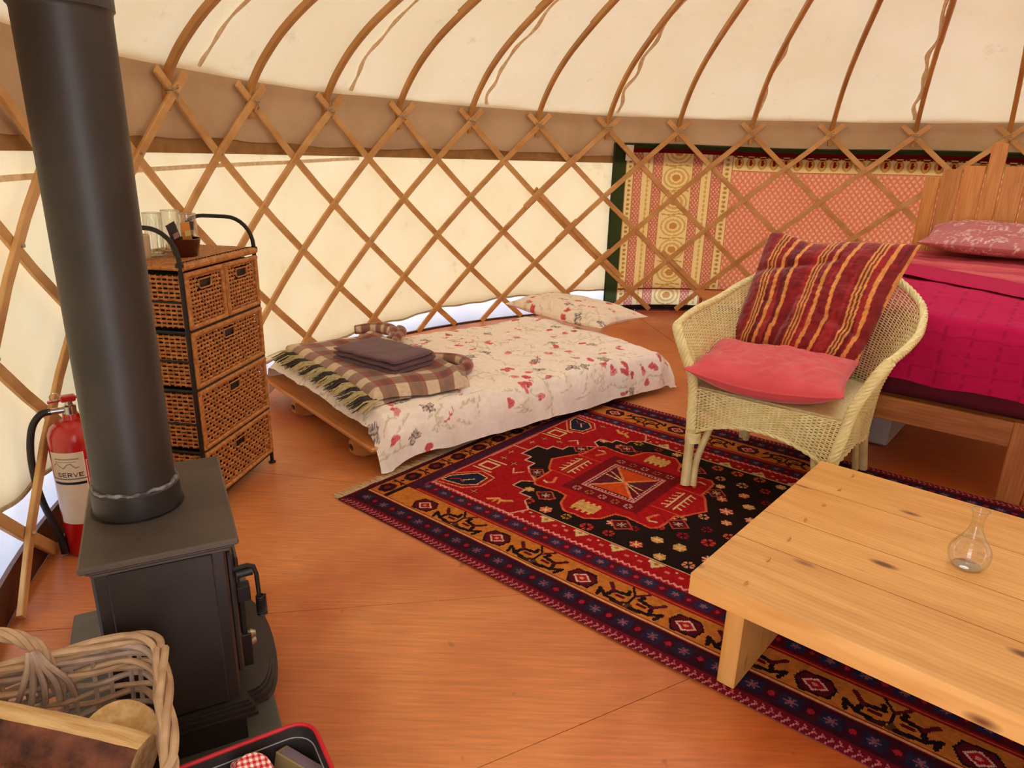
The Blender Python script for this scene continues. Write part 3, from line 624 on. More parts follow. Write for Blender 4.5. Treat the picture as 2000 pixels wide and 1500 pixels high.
# side borders
for f in (lambda y: y, MIR):
    def rect(x0, x1, a, b, c): rc.rect(x0, x1, min(f(a), f(b)), max(f(a), f(b)), c)
    rect(0, RL, 0, .050, (112, 14, 30)); rect(0, RL, .048, .132, (58, 14, 30)); rect(0, RL, .132, .150, (150, 30, 28)); rect(.02, RL, .140, .145, (222, 170, 110))
    n = int(RL / .011)
    for i in range(n):
        x = i * .011; rc.line((x, f(.004)), (x + .010, f(.022)), .0045, (206, 120, 122) if i % 2 == 0 else (120, 20, 40))
        if i % 2: rc.line((x + .004, f(.020)), (x - .004, f(.032)), .0045, (190, 92, 100))
    for i in range(int(RL / .105)):
        x = .05 + i * .105; rect(x, x + .060, .064, .116, NAVY); rosette(x + .030, f(.090), .016, (46, 44, 74), (140, 80, 90), 6); rc.ell(x + .083, f(.09), .010, .010, (170, 26, 44))
    rect(.14, RL - .14, .15, .280, ORG); rect(.14, RL - .14, .276, .300, (150, 24, 28)); rect(.14, RL - .14, .286, .292, (214, 90, 40))
    rect(.12, RL - .12, .30, .372, (92, 14, 34)); rect(.16, RL - .16, .368, .388, (172, 20, 30))
    for i in range(int(RL / .10)):
        x = .17 + i * .100
        if x > RL - .2: break
        rect(x, x + .055, .312, .360, (44, 44, 74)); rosette(x + .028, f(.336), .013, (52, 48, 80), (150, 90, 100), 5); rc.ell(x + .077, f(.336), .008, .008, (200, 40, 60))
    for i in range(int(RL / .026)):
        x = .16 + i * .026
        if x < RL - .18: rc.line((x, f(.378)), (x + .010, f(.390)), .007, (240, 160, 150)); rc.line((x + .010, f(.390)), (x + .022, f(.380)), .006, (240, 160, 150))
    # orange border motifs: diamond, crab pair, forked branch
    for k in range(9):
        x = .315 + k * .395
        if x > RL - .2: break
        y = f(.205); sg = 1 if f(0) == 0 else -1
        rc.poly([(x - .055, y), (x - .03, y - .045), (x + .045, y - .035), (x + .055, y + .01), (x + .03, y + .045), (x - .04, y + .04)], (96, 10, 26), BLK, .006)
        rc.poly([(x - .032, y), (x, y - .028), (x + .034, y), (x, y + .028)], (178, 24, 34), (236, 190, 170), .005)
        rc.ell(x, y, .008, .008, (226, 150, 110))
        # hooked crabs both sides
        for q in (-1, 1):
            xx = x + q * .125
            if xx < .16 or xx > RL - .16: continue
            if k == 0 and q < 0: continue
            rc.path([(xx + q * .055, f(.165)), (xx - q * .01, f(.175)), (xx + q * .00, f(.215)), (xx + q * .05, f(.225)), (xx + q * .045, f(.245))], .015, BLK); rc.path([(xx - q * .01, f(.175)), (xx - q * .045, f(.20)), (xx - q * .035, f(.165))], .013, BLK); rc.line((xx - q * .0, f(.215)), (xx - q * .03, f(.250)), .014, (96, 12, 30))
            rc.line((xx + q * .02, f(.2)), (xx + q * .045, f(.2)), .012, (96, 12, 30))
        xb = x + .197
        if xb < RL - .2:
            rc.path([(xb - .03, f(.275)), (xb, f(.235)), (xb, f(.165))], .008, BLK); rc.path([(xb + .035, f(.272)), (xb + .004, f(.235))], .010, (96, 12, 30)); rc.poly([(xb - .012, f(.155)), (xb + .055, f(.155)), (xb + .004, f(.19))], (92, 60, 30)); rc.poly([(xb - .06, f(.155)), (xb - .012, f(.155)), (xb - .004, f(.19))], (60, 30, 24))
# end borders
for mx in (0, 1):
    X = (lambda x: x) if not mx else (lambda x: RL - x)
    def rectx(a, b, y0, y1, c): rc.rect(min(X(a), X(b)), max(X(a), X(b)), y0, y1, c)
    rectx(0, .018, 0, RW, (100, 14, 26)); rectx(.018, .034, .02, RW - .02, (54, 20, 36)); rectx(.034, .115, .15, RW - .15, (196, 108, 44)); rectx(.115, .180, .28, RW - .28, (84, 16, 36)); rectx(.128, .134, .28, RW - .28, (40, 34, 60)); rectx(.15, .165, .3, RW - .3, (44, 40, 66)); rectx(.168, .180, .34, RW - .34, (176, 26, 34))
    for k in range(11):
        y = .21 + k * .151; x = X(.075)
        rc.poly([(x - .034, y), (x - .012, y - .040), (x + .022, y - .034), (x + .034, y), (x + .016, y + .040), (x - .02, y + .034)], BLK, (70, 20, 20), .008); rc.ell(x, y, .014, .018, (120, 24, 30)); rc.line((x - .034, y + .072), (x + .034, y + .072), .008, BLK); rc.path([(x - .03, y + .055), (x, y + .075), (x + .03, y + .055)], .007, (70, 20, 24)); rc.ell(x, y + .09, .010, .008, BLK)
rug_org = (-0.725, 2.64); rug_a = math.radians(-38.8)
rug = thing('patterned_rug', 'dark red oriental rug with orange border and fringed end on the floor', 'rug', (rug_org[0], rug_org[1], 0), rug_a)
gx, gy = np.meshgrid(np.arange(rc.nx + 1) * rc.res, np.arange(rc.ny + 1) * rc.res, indexing='ij')
wave = 0.012 * np.sin(gx * 3.1 + 0.4) * np.clip((0.5 - gy) / 0.5, 0, 1) + gx * 0.0
bow = -0.022 * np.sin(np.clip(gx, 0, 2.2) / 2.2 * PI) * np.clip(1 - gy / 0.6, 0, 1)
V = np.stack([gx, gy + bow * 0.0 + wave * 0.4, 0.0075 + 0.0012 * snoise(gx, gy, 2, 3, 3.0)], -1)
m = MB(); m.grid(V); m.build('pile', M_RUGM, rug, smooth=True, sharp=None, fcol=(rc.a * 0.80).reshape(-1, 3))
m = MB(); m.box((RL / 2, RW / 2, 0.0022), (RL - .004, RW - .012, 0.004)); m.build('backing', M_MAROON, rug, smooth=False)
m = MB()
for i in range(330):
    y = 0.01 + i * (RW - .02) / 330; L = rng.uniform(.035, .062); dy = rng.uniform(-.012, .012)
    m.tube([(0.004, y, .006), (-L * .5, y + dy * .4, .006), (-L, y + dy, .0035)], [.0026, .0024, .0012], 4)
m.build('fringe', plain('fringe_wool', (222, 200, 160), (196, 168, 124), 0.95, 60), rug, kind='stuff')

# ------------------------------------------------------------------ hanging patterned cloth behind the lattice
TW0, TW1, ZB, ZT = -0.292, 0.95, 0.012, 1.545
RC_ = R + 0.028; cw = (TW1 - TW0) * RC_; chh = ZT - ZB
hc = Canvas(cw, chh, 0.0075, (222, 142, 112))
tx = lambda t: (t - TW0) * RC_
PK, YL, OCH, GRN, MAR = (216, 132, 108), (242, 224, 176), (178, 128, 66), (66, 74, 44), (112, 22, 24)
X, Y = hc.X, hc.Y
def lattice(x0, x1, y0, y1, s, bg, fg):
    w = hc.win(x0, x1, y0, y1); A, B = hc.X[w], hc.Y[w]; k = (A >= x0) & (A < x1) & (B >= y0) & (B < y1)
    u = np.mod(A + B * 0.8, s) / s; v = np.mod(A - B * 0.8, s) / s
    c = np.where(((u < .22) | (v < .22))[..., None], lin(fg), lin(bg)); dot = np.hypot(u - .61, v - .61) < .2
    c = np.where(dot[..., None], lin((246, 206, 180)), c); hc.a[w][k] = c[k]
lattice(0, cw, 0, chh, 0.052, (234, 168, 146), (216, 136, 116))
cols = [(-.292, -.256, GRN), (-.256, -.236, YL), (-.236, -.212, 'L'), (-.212, -.184, YL), (-.184, -.160, 'L'), (-.160, -.081, YL), (-.081, -.058, 'L'), (-.058, -.032, YL), (-.032, -.006, 'L'), (-.006, .018, YL)]
for a, b, c in cols:
    if c == 'L': lattice(tx(a), tx(b), 0, chh, 0.034, (222, 154, 134), (192, 116, 100))
    else: hc.rect(tx(a), tx(b), 0, chh, c)
    hc.rect(tx(b) - .006, tx(b) + .004, 0, chh, (188, 140, 84))
for k in range(40):
    y = .03 + k * .042; hc.ell(tx(-.246), y, .016, .012, (190, 138, 70)); hc.ell(tx(.006), y, .020, .015, (200, 164, 96)); hc.ell(tx(.006), y, .008, .006, (150, 110, 60))
    hc.ell(tx(-.198), y, .010, .018, (214, 178, 96)); hc.ell(tx(-.045), y, .010, .018, (216, 182, 100))
for k in range(7):
    y = .14 + k * .22; x = tx(-.120)
    for r_, c in ((.125, (214, 182, 112)), (.108, YL), (.085, (218, 184, 116)), (.060, YL), (.040, (204, 148, 90))): hc.ell(x + .01 * math.sin(k), y, r_, r_ * .78, c)
    hc.path([(x - .12, y - .11), (x - .05, y - .12), (x + .05, y - .105), (x + .12, y - .115)], .010, (204, 164, 90))
yt = lambda z: z - ZB
hc.rect(0, cw, yt(1.505), chh, GRN); hc.rect(tx(-.256), cw, yt(1.470), yt(1.508), MAR)
x0 = tx(.018); hc.rect(x0, cw, yt(1.335), yt(1.470), YL)
k = 0; x = x0 + .06
while x < cw:
    hc.ell(x, yt(1.405), .040, .055, (206, 164, 88)); hc.ell(x, yt(1.405), .026, .040, (230, 190, 110)); hc.ell(x, yt(1.41), .015, .028, (150, 40, 30)); hc.path([(x - .05, yt(1.463)), (x, yt(1.45)), (x + .05, yt(1.463))], .012, (130, 60, 34)); x += .105
hc.rect(x0, cw, yt(1.330), yt(1.338), (190, 130, 80)); 
# folded hem shown at the foot
hc.rect(tx(-.256), cw, yt(.205), yt(.222), (150, 60, 44)); hc.rect(0, cw, 0, yt(.055), (38, 22, 18))
gx, gy = np.meshgrid(np.linspace(0, 1, hc.nx + 1), np.linspace(0, 1, hc.ny + 1), indexing='ij')
V = pol(TW0 + gx * (TW1 - TW0), RC_ + 0.006 * snoise(gx * cw * .5, gy * .35, 21, 3, 1.4), ZB + gy * chh + 0.006 * np.sin(gx * 13))
hang = thing('patterned_wall_cloth', 'pink and yellow patterned cloth hanging behind the lattice beside the bed', 'wall hanging', C0)
MB().grid(V).build('fabric_panel', cloth('hanging_cloth', (0, 0, 0), (0, 0, 0), 0.62, attr=True, bump=0.1), hang, smooth=True, sharp=None, fcol=hc.a.reshape(-1, 3))
m = MB(); a0 = -.292; m.tube(pol(np.full(12, a0), RC_ - .004, np.linspace(ZB, ZT, 12)), .009, 6); t9 = np.linspace(TW0, TW1, 60); m.tube(pol(t9, RC_ - .003, ZT + 0.006 * np.sin((t9 - TW0) / (TW1 - TW0) * 13)), .008, 6); m.build('binding', plain('green_binding', (60, 66, 40), (44, 50, 30), .9, 20), hang)
Ta, Za = np.meshgrid([-.262, -.242], np.linspace(1.40, 1.535, 6), indexing='ij')
MB().grid(pol(Ta, RC_ - .012, Za)).build('white_tab', M_KNITWHITE, hang)

# ------------------------------------------------------------------ woven surfaces
def weave(m, surf, rows, npts, amp, rw, rt, phase=1.0, closed=False, stakes=0, stake_r=0.003, clipf=None):
    """flat strands following surf(s, t) (s along a row, t across rows), waving in and out of the surface around the stakes"""
    s = np.linspace(0, 1, npts, endpoint=not closed)
    for r in range(rows):
        t = (r + 0.5) / rows
        P, Nn = surf(s, np.full_like(s, t)); w = np.sin(s * stakes * PI + (r % 2) * PI) * amp
        P = P + Nn * w[:, None]
        if clipf is None: m.tube(P, rw, 4, closed=closed, up=Nn, flat=rt / rw, caps=False)
        else:
            ok = clipf(s, np.full_like(s, t)); i = 0
            while i < len(s):
                if ok[i]:
                    j = i
                    while j + 1 < len(s) and ok[j + 1]: j += 1
                    if j - i >= 1: m.tube(P[i:j + 1], rw, 4, up=Nn[i:j + 1], flat=rt / rw, caps=False)
                    i = j + 1
                else: i += 1
    for k in range(stakes + 1):
        sv = (k + 0.0) / stakes
        if closed and k == stakes: break
        t = np.linspace(0, 1, 9); P, Nn = surf(np.full_like(t, sv), t)
        if clipf is not None:
            ok = clipf(np.full_like(t, sv), t)
            i = 0
            while i < len(t):
                if ok[i]:
                    j = i
                    while j + 1 < len(t) and ok[j + 1]: j += 1
                    if j > i: m.tube(P[i:j + 1], stake_r, 4, caps=False)
                    i = j + 1
                else: i += 1
        else: m.tube(P, stake_r, 4, caps=False)
def rope(m, P, r, n=3, twist=30.0, rad=None, sides=5, flat=1.0, closed=False):
    P = np.asarray(P, float); T = np.gradient(P, axis=0); L = np.r_[0, np.cumsum(np.linalg.norm(np.diff(P, axis=0), axis=1))]
    T /= np.linalg.norm(T, axis=1)[:, None]; A = np.zeros_like(P); u = np.array([0.1, 0.2, 1.0])
    for i in range(len(P)):
        u = u - T[i] * (u @ T[i]); u /= np.linalg.norm(u); A[i] = u
    B = np.cross(T, A); rad = rad or r * 0.95
    out = []
    for k in range(n):
        a = L * twist + k * 2 * PI / n; Q = P + rad * (np.cos(a)[:, None] * A + np.sin(a)[:, None] * B * flat)
        if m is not None: m.tube(Q, r, sides)
        out.append(Q)
    return out
def resamp(P, n):
    P = np.asarray(P, float); L = np.r_[0, np.cumsum(np.linalg.norm(np.diff(P, axis=0), axis=1))]; q = np.linspace(0, L[-1], n)
    return np.stack([np.interp(q, L, P[:, k]) for k in range(3)], 1)

# ------------------------------------------------------------------ stove, flue, hearth
ST = (-0.872, 1.213); SA = math.radians(27.385)
hearth = thing('hearth_slab', 'grey slate hearth slab on the floor under the black stove', 'hearth', (ST[0], ST[1], 0), SA)
MB().box((0.115, 0.27, 0.010), (0.50, 0.94, 0.020), 0.003).build('slab', M_SLATE, hearth, smooth=False)
stove = thing('wood_stove', 'black cast iron wood burning stove standing on the grey slab', 'stove', (ST[0], ST[1], 0.02), SA)
H = 0.56
MB().box((0.150, 0.246, 0.31), (0.262, 0.452, 0.46), 0.006).build('firebox', M_STOVE, stove, smooth=False)
m = MB(); m.box((0.150, 0.0165, 0.325), (0.205, 0.008, 0.40), 0.003); m.build('side_panel', M_STOVE, stove, smooth=False)
m = MB()
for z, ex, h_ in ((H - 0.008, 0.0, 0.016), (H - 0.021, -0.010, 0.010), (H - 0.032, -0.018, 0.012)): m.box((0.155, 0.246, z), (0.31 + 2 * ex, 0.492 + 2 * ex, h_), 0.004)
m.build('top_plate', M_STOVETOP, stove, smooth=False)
# ash shelf: a bowed moulded ledge around the foot
def ledge_poly(e):
    P = [(0.012 - e, -0.002 - e), (0.30 + e, -0.002 - e)]
    for q in np.linspace(0, PI, 13): P.append((0.300 + e + 0.075 * math.sin(q) ** 0.7 if 0 < q < PI else 0.300 + e, 0.246 - (0.235 + e) * math.cos(q) * 0.93))
    P += [(0.30 + e, 0.494 + e), (0.012 - e, 0.494 + e)]; return P
m = MB()
for z0_, z1_, e in ((0.085, 0.095, 0.012), (0.095, 0.107, 0.006), (0.107, 0.116, 0.0), (0.116, 0.122, -0.005)): m.prism(ledge_poly(e), z0_, z1_)
m.build('ash_ledge', M_STOVE, stove, smooth=True, sharp=25)
MB().prism([(0.03, 0.015), (0.285, 0.015), (0.285, 0.477), (0.03, 0.477)], 0.0, 0.088).build('plinth', M_STOVE, stove, smooth=False)
door = MB().box((0.288, 0.246, 0.335), (0.016, 0.40, 0.33), 0.005).build('door', M_STOVE, stove, smooth=False)
m = MB(); m.box((0.301, 0.246, 0.345), (0.010, 0.33, 0.25), 0.004); m.build('door_frame', M_STOVE, door, smooth=False)
MB().box((0.3075, 0.246, 0.35), (0.004, 0.27, 0.19), 0.001).build('door_glass', plain('stove_glass', (16, 12, 12), (24, 18, 16), 0.08, 6, coat=0.6), door, smooth=False)
m = MB(); y = 0.05
m.tube([(0.292, y, .455), (0.325, y, .458), (0.338, y, .452), (0.343, y, .43), (0.345, y, .36), (0.350, y, .33)], .0055, 8); m.tube(resamp([(0.300, y, .440), (0.335, y, .442)], 4), .011, 10); m.build('door_handle', M_IRON, door)
m = MB(); q = np.linspace(0, 9 * 2 * PI, 160); m.tube(np.stack([0.348 + .010 * np.cos(q), y + .010 * np.sin(q), .315 + q / q[-1] * .055], 1), .0028, 5); m.build('spring_grip', M_IRON, door)
for yy, zz in ((0.07, .255), (0.07, .235)):
    m = MB(); m.tube([(0.296, yy, zz), (0.318, yy, zz)], .010, 12); m.tube([(0.318, yy, zz), (0.330, yy, zz)], [.013, .007], 12); m.build('air_knob', M_BRASS, door)
m = MB(); m.box((0.304, 0.06, 0.22), (0.03, 0.008, 0.09), 0.002); m.box((0.312, 0.075, 0.375), (0.03, 0.03, 0.04), 0.002); m.box((.306, .068, .30), (.012, .010, .15), .002); m.build('door_catch', M_IRON, door, smooth=False)
px_, py_ = -0.893 - ST[0], 1.498 - ST[1]; ca, sa = math.cos(-SA), math.sin(-SA); PXL, PYL = px_ * ca - py_ * sa, px_ * sa + py_ * ca
m = MB(); m.lathe([(0.0955, H), (0.0955, H + .058), (0.092, H + .062), (0.082, H + .062)], 48, (PXL, PYL, 0)); m.build('flue_collar', M_STOVE, stove)
m = MB(); m.lathe([(0.101, H + .0005), (0.101, H + .003), (0.094, H + .003)], 48, (PXL, PYL, 0)); m.build('collar_ring', M_IRON, stove)
flue = thing('flue_pipe', 'tall black flue pipe rising from the stove to the roof', 'flue pipe', (-0.893, 1.498, 0.02 + H + 0.040), 0)
# flue sits in the collar
m = MB(); m.lathe([(0.0872, 0.0), (0.0872, 1.022), (0.0885, 1.028), (0.0925, 1.032), (0.0925, 1.062), (0.0890, 1.070), (0.0880, 1.08), (0.0880, 1.95)], 64); m.build('pipe', M_PIPE, flue)
m = MB(); q = np.linspace(0, 2 * PI, 100, endpoint=False); m.tube(np.stack([np.cos(q) * .0890, np.sin(q) * .0890, .024 + .002 * np.sin(7 * q) + .0015 * np.sin(17 * q)], 1), .0046 + .0009 * np.sin(11 * q) + .0007 * np.sin(29 * q + 1), 6, closed=True); m.build('cement_seal', M_ASH, flue)
m = MB(); m.lathe([(0.092, 1.53), (0.17, 1.50), (0.20, 1.47), (0.20, 1.465), (0.168, 1.495), (0.090, 1.525)], 40); m.build('roof_flashing', M_IRON, flue)

# ------------------------------------------------------------------ fire extinguisher
ex = thing('fire_extinguisher', 'red fire extinguisher standing by the wall behind the stove', 'fire extinguisher', (-1.520, 2.235, 0), math.radians(-145))
m = MB(); m.lathe([(0.0, 0.0), (0.076, 0.0), (0.082, 0.006), (0.082, 0.43), (0.079, 0.455), (0.068, 0.478), (0.048, 0.495), (0.028, 0.503), (0.024, 0.52), (0.0, 0.52)], 48); m.build('cylinder_body', M_RED, ex)
m = MB(); m.lathe([(0.0, .518), (.020, .518), (.020, .548), (.014, .552), (0, .552)], 20); m.tube([(0, 0, .535), (.062, 0, .535)], .011, 12); m.tube([(0, 0, .548), (0, 0, .568)], .012, 10); m.build('valve', M_CHROME, ex)
m = MB(); m.box((0.0, 0.0, .575), (.045, .028, .022), .004); m.build('valve_head', M_RED, ex, smooth=False)
m = MB(); m.box((-.045, 0, .572), (.12, .020, .006), .002, Matrix.Rotation(0.08, 4, 'Y')); m.build('carry_handle', M_RED, ex, smooth=False)
m = MB(); m.box((-.045, 0, .607), (.12, .022, .006), .002, Matrix.Rotation(-0.12, 4, 'Y')); m.build('squeeze_lever', M_RED, ex, smooth=False)
m = MB(); q = np.linspace(0, 2 * PI, 20, endpoint=False); m.tube(np.stack([.038 + .014 * np.cos(q), np.full(20, .02), .590 + .014 * np.sin(q)], 1), .0018, 5, closed=True); m.build('safety_pin', M_CHROME, ex)
m = MB(); P = cat_rom([(.055, 0, .535), (.085, .0, .530), (.115, .005, .49), (.132, .01, .41), (.135, .01, .31), (.125, .012, .21), (.105, .015, .12), (.092, .018, .06)], 40)
m.tube(P, .0115, 10); m.build('hose', M_RUBBER_HOLE, ex)
m = MB(); m.tube([(.094, .018, .075), (.088, .020, .012)], [.013, .016], 12); m.build('nozzle', M_RUBBER_HOLE, ex)
# printed labels wrapped around the cylinder
def glyph(cv, ch, x, y, h, w, c, flip=1):
    G = {'S': [(1, .85), (.75, 1), (.25, 1), (0, .8), (.2, .55), (.8, .45), (1, .2), (.75, 0), (.25, 0), (0, .15)], 'E': [[(1, 1), (0, 1), (0, 0), (1, 0)], [(0, .5), (.8, .5)]], 'R': [[(0, 0), (0, 1), (.8, 1), (1, .75), (.8, .5), (0, .5)], [(.4, .5), (1, 0)]],
         'V': [(0, 1), (.5, 0), (1, 1)], 'C': [(.95, .95), (.5, 1), (.1, .75), (0, .5), (.1, .25), (.5, 0), (.95, .05)], 'e': [[(.95, .95), (.5, 1), (.1, .75), (0, .5), (.1, .25), (.5, 0), (.95, .05)], [(0, .5), (.75, .5)]]}
    g = G[ch]; g = g if isinstance(g[0], list) else [g]
    for s_ in g: cv.path([(x + flip * a * w, y + b * h) for a, b in s_], h * .17, c)
lw_, lh_ = 0.30, 0.27
lc = Canvas(lw_, lh_, 0.0016, (196, 20, 22))
# cream instruction panel on the left, red panel with white print on the right (x runs round the cylinder)
lc.rect(0, .115, .0, .27, (222, 206, 182)); lc.rect(.112, .116, 0, .27, (240, 236, 228)); lc.rect(0, .115, .172, .176, (120, 110, 100))
for i, ch in enumerate('SERVE'): glyph(lc, ch, .024 + i * .0175, .182, .013, .0125, (30, 26, 26))
lc.rect(0, .112, .152, .161, (24, 22, 22))
for k in range(5): lc.path([(.012 + x_ * .012, .222 + .010 * math.sin(x_ * 1.7 + k)) for x_ in range(8)], .0035, (150, 138, 120)) if k < 1 else None
lc.rect(.02, .10, .245, .249, (150, 140, 124)); lc.rect(.02, .09, .236, .239, (160, 150, 134))
lc.rect(.118, .30, .236, .239, (240, 190, 186)); lc.rect(.118, .121, .14, .239, (240, 190, 186)); lc.rect(.118, .30, .138, .141, (240, 190, 186))
for k in range(6): lc.rect(.126, .126 + (.068 - k * .010), .222 - k * .014, .2245 - k * .014, (244, 200, 196))
glyph(lc, 'C', .142, .100, .022, .016, (246, 236, 232)); glyph(lc, 'e', .166, .100, .022, .016, (246, 236, 232))
lc.path([(.194, .098), (.194, .124), (.212, .124)], .003, (246, 236, 232)); glyph(lc, 'C', .200, .102, .014, .010, (246, 236, 232))
gx, gy = np.meshgrid(np.linspace(0, 1, lc.nx + 1), np.linspace(0, 1, lc.ny + 1), indexing='ij')
aL = 0.36 + gx * lw_ / .083
V = np.stack([.0832 * np.cos(aL), .0832 * np.sin(aL), .135 + gy * lh_], -1)
LABEL_ROT = None
MB().grid(V).build('printed_label', M_LABEL, ex, smooth=True, sharp=None, fcol=lc.a.reshape(-1, 3))

# ------------------------------------------------------------------ wicker drawer tower
DR = (-1.198, 2.478); DA = math.radians(81.807); DW, DD, DHH = 0.528, 0.335, 0.998
dr = thing('wicker_drawer_tower', 'tall brown wicker drawer unit in black iron frame', 'drawer unit', (DR[0], DR[1], 0), DA)
levels = [0.053, 0.272, 0.524, 0.752, 0.975]
for (x, y) in ((0, 0), (DW, 0), (0, DD), (DW, DD)):
    m = MB(); m.tube([(x, y, 0.004), (x, y, DHH + .01)], .0085, 8); m.lathe([(0, 0), (.017, 0), (.017, .005), (.009, .010)], 16, (x, y, 0)); m.build('corner_post', M_IRON, dr)
for z in levels[:-1]:
    for p, q in (((0, 0), (DW, 0)), ((0, DD), (DW, DD)), ((0, 0), (0, DD)), ((DW, 0), (DW, DD))):
        m = MB(); m.tube([(*p, z), (*q, z)], .007, 6); m.build('shelf_rail', M_IRON, dr)
for z in (0.39, 0.64, 0.865, 0.165):
    for x in (0, DW):
        m = MB(); m.tube([(x, 0.01, z), (x, DD, z)], .0045, 6); m.build('side_rail', M_IRON, dr)
for x in (0, DW):
    q = np.linspace(0, PI / 2, 9); r_ = .115; P = [(x, 0.0, DHH)] + [(x, r_ - r_ * math.cos(a), DHH + .015 + r_ * math.sin(a)) for a in q] + [(x, DD - r_ + r_ * math.sin(a), DHH + .015 + r_ * math.cos(a)) for a in q] + [(x, DD, DHH)]
    m = MB(); m.tube(P, .0085, 8); m.lathe([(0, 0), (.016, 0), (.014, .012), (.009, .014)], 12, (x, 0, DHH - .004)); m.build('arched_rail', M_IRON, dr)
# woven top
m = MB()
for k in range(46):
    yy = .004 + k * (DD - .008) / 45; xx = np.linspace(.0, DW, 30); m.tube(np.stack([xx, np.full(30, yy), DHH + .0035 + .0012 * np.sin(xx * 90 + (k % 2) * PI)], 1), .0040, 5)
top = m.build('woven_top', M_RATTAN, dr, kind='stuff')
m = MB(); m.box((DW / 2, DD / 2, DHH - .006), (DW - .01, DD - .01, .012)); m.build('top_board', M_WICKERD, dr, smooth=False)
m = MB()
def wrapped(m, p, q, r=.011, pitch=.0125):
    p, q = np.array(p, float), np.array(q, float); L = np.linalg.norm(q - p); n = max(8, int(L / pitch * 4)); t = np.linspace(0, 1, n)
    m.tube(p + np.outer(t, q - p), r + .0012 * np.abs(np.sin(t * L / pitch * PI)), 8)
wrapped(m, (0, -.004, DHH - .006), (DW, -.004, DHH - .006), .013); wrapped(m, (0, 0, DHH - .006), (0, DD, DHH - .006), .011); wrapped(m, (DW, 0, DHH - .006), (DW, DD, DHH - .006), .011)
m.build('wrapped_edge', M_RATTAN, dr, kind='stuff')
m = MB()
for k in range(26):
    x = .012 + k * (DW - .024) / 25; m.tube([(x - .006, .018, DHH + .0075), (x + .006, .006, DHH + .0075)], .0022, 4)
m.build('top_stitching', M_WICKERD, dr, kind='stuff')
def drawer(x0, x1, z0, z1, first):
    g = .006; x0 += g; x1 -= g; z0 += g + .004; z1 -= g
    d = MB().box(((x0 + x1) / 2, DD / 2 + .004, (z0 + z1) / 2), (x1 - x0 - .014, DD - .03, z1 - z0 - .012)).build('drawer', M_WICKERD, dr, smooth=False)  # dark brown body: shade behind the weave holes is put into its colour
    w, h_ = x1 - x0, z1 - z0; hw, hh = .040, .017; hz = z1 - .050 if h_ > .15 else z1 - .05; hx = (x0 + x1) / 2
    def surf(s, t):
        P = np.stack([x0 + .012 + (w - .024) * s, np.full_like(s, -.004), z0 + .012 + (h_ - .024) * t], 1); return P, np.tile([0, -1.0, 0], (len(s), 1))
    cl = lambda s, t: ~((np.abs(x0 + .012 + (w - .024) * s - hx) < hw) & (np.abs(z0 + .012 + (h_ - .024) * t - hz) < hh))
    st = int(w / .021); m = MB(); weave(m, surf, int((h_ - .024) / .0150), st * 6 + 1, .0038, .0068, .0024, stakes=st, stake_r=.0030, clipf=cl); m.build('woven_front', M_WICKER, d, smooth=True, sharp=None, kind='stuff')
    m = MB(); yf = -.008
    wrapped(m, (x0, yf, z0 + .006), (x1, yf, z0 + .006), .0085); wrapped(m, (x0, yf, z1 - .006), (x1, yf, z1 - .006), .0095); wrapped(m, (x0 + .007, yf, z0), (x0 + .007, yf, z1), .0090); wrapped(m, (x1 - .007, yf, z0), (x1 - .007, yf, z1), .0090)
    m.build('front_border', M_RATTAN, d, kind='stuff')
    m = MB(); P = [(hx + hw * a, yf, hz + hh * b) for a, b in ((-1, 1), (-1, -.6), (-.75, -1), (.75, -1), (1, -.6), (1, 1))]; P = np.array(P); m.tube(P, .0035, 6, closed=True); m.build('handle_rim', M_RATTAN, d)
    MB().box((hx, -.0005, hz), (2 * hw, .003, 2 * hh)).build('handle_hole_shade', M_RUBBER_HOLE, d, smooth=False)  # solid black block, shade inside the handle hole put into its colour
    for sx in ((x0, -1),) if x0 < .1 else ():
        xs = .004
        def s2(s, t): return np.stack([np.full_like(s, xs), .012 + (DD - .02) * s, z0 + .006 + (h_ - .012) * t], 1), np.tile([-1.0, 0, 0], (len(s), 1))
        st = 14; m = MB(); weave(m, s2, int((h_ - .012) / .0150), st * 6 + 1, .0038, .0068, .0024, stakes=st, stake_r=.0030); m.build('woven_side', M_WICKER, d, smooth=True, sharp=None, kind='stuff')
    if x1 > DW - .1:
        def s3(s, t): return np.stack([np.full_like(s, DW - .004), .012 + (DD - .02) * s, z0 + .006 + (h_ - .012) * t], 1), np.tile([1.0, 0, 0], (len(s), 1))
        m = MB(); weave(m, s3, int((h_ - .012) / .0150), 55, .0038, .0068, .0024, stakes=9, stake_r=.0030); m.build('woven_side', M_WICKER, d, smooth=True, sharp=None, kind='stuff')
drawer(0, DW * .5, levels[3], levels[4], True); drawer(DW * .5, DW, levels[3], levels[4], True)
for k in (2, 1, 0): drawer(0, DW, levels[k], levels[k + 1], False)

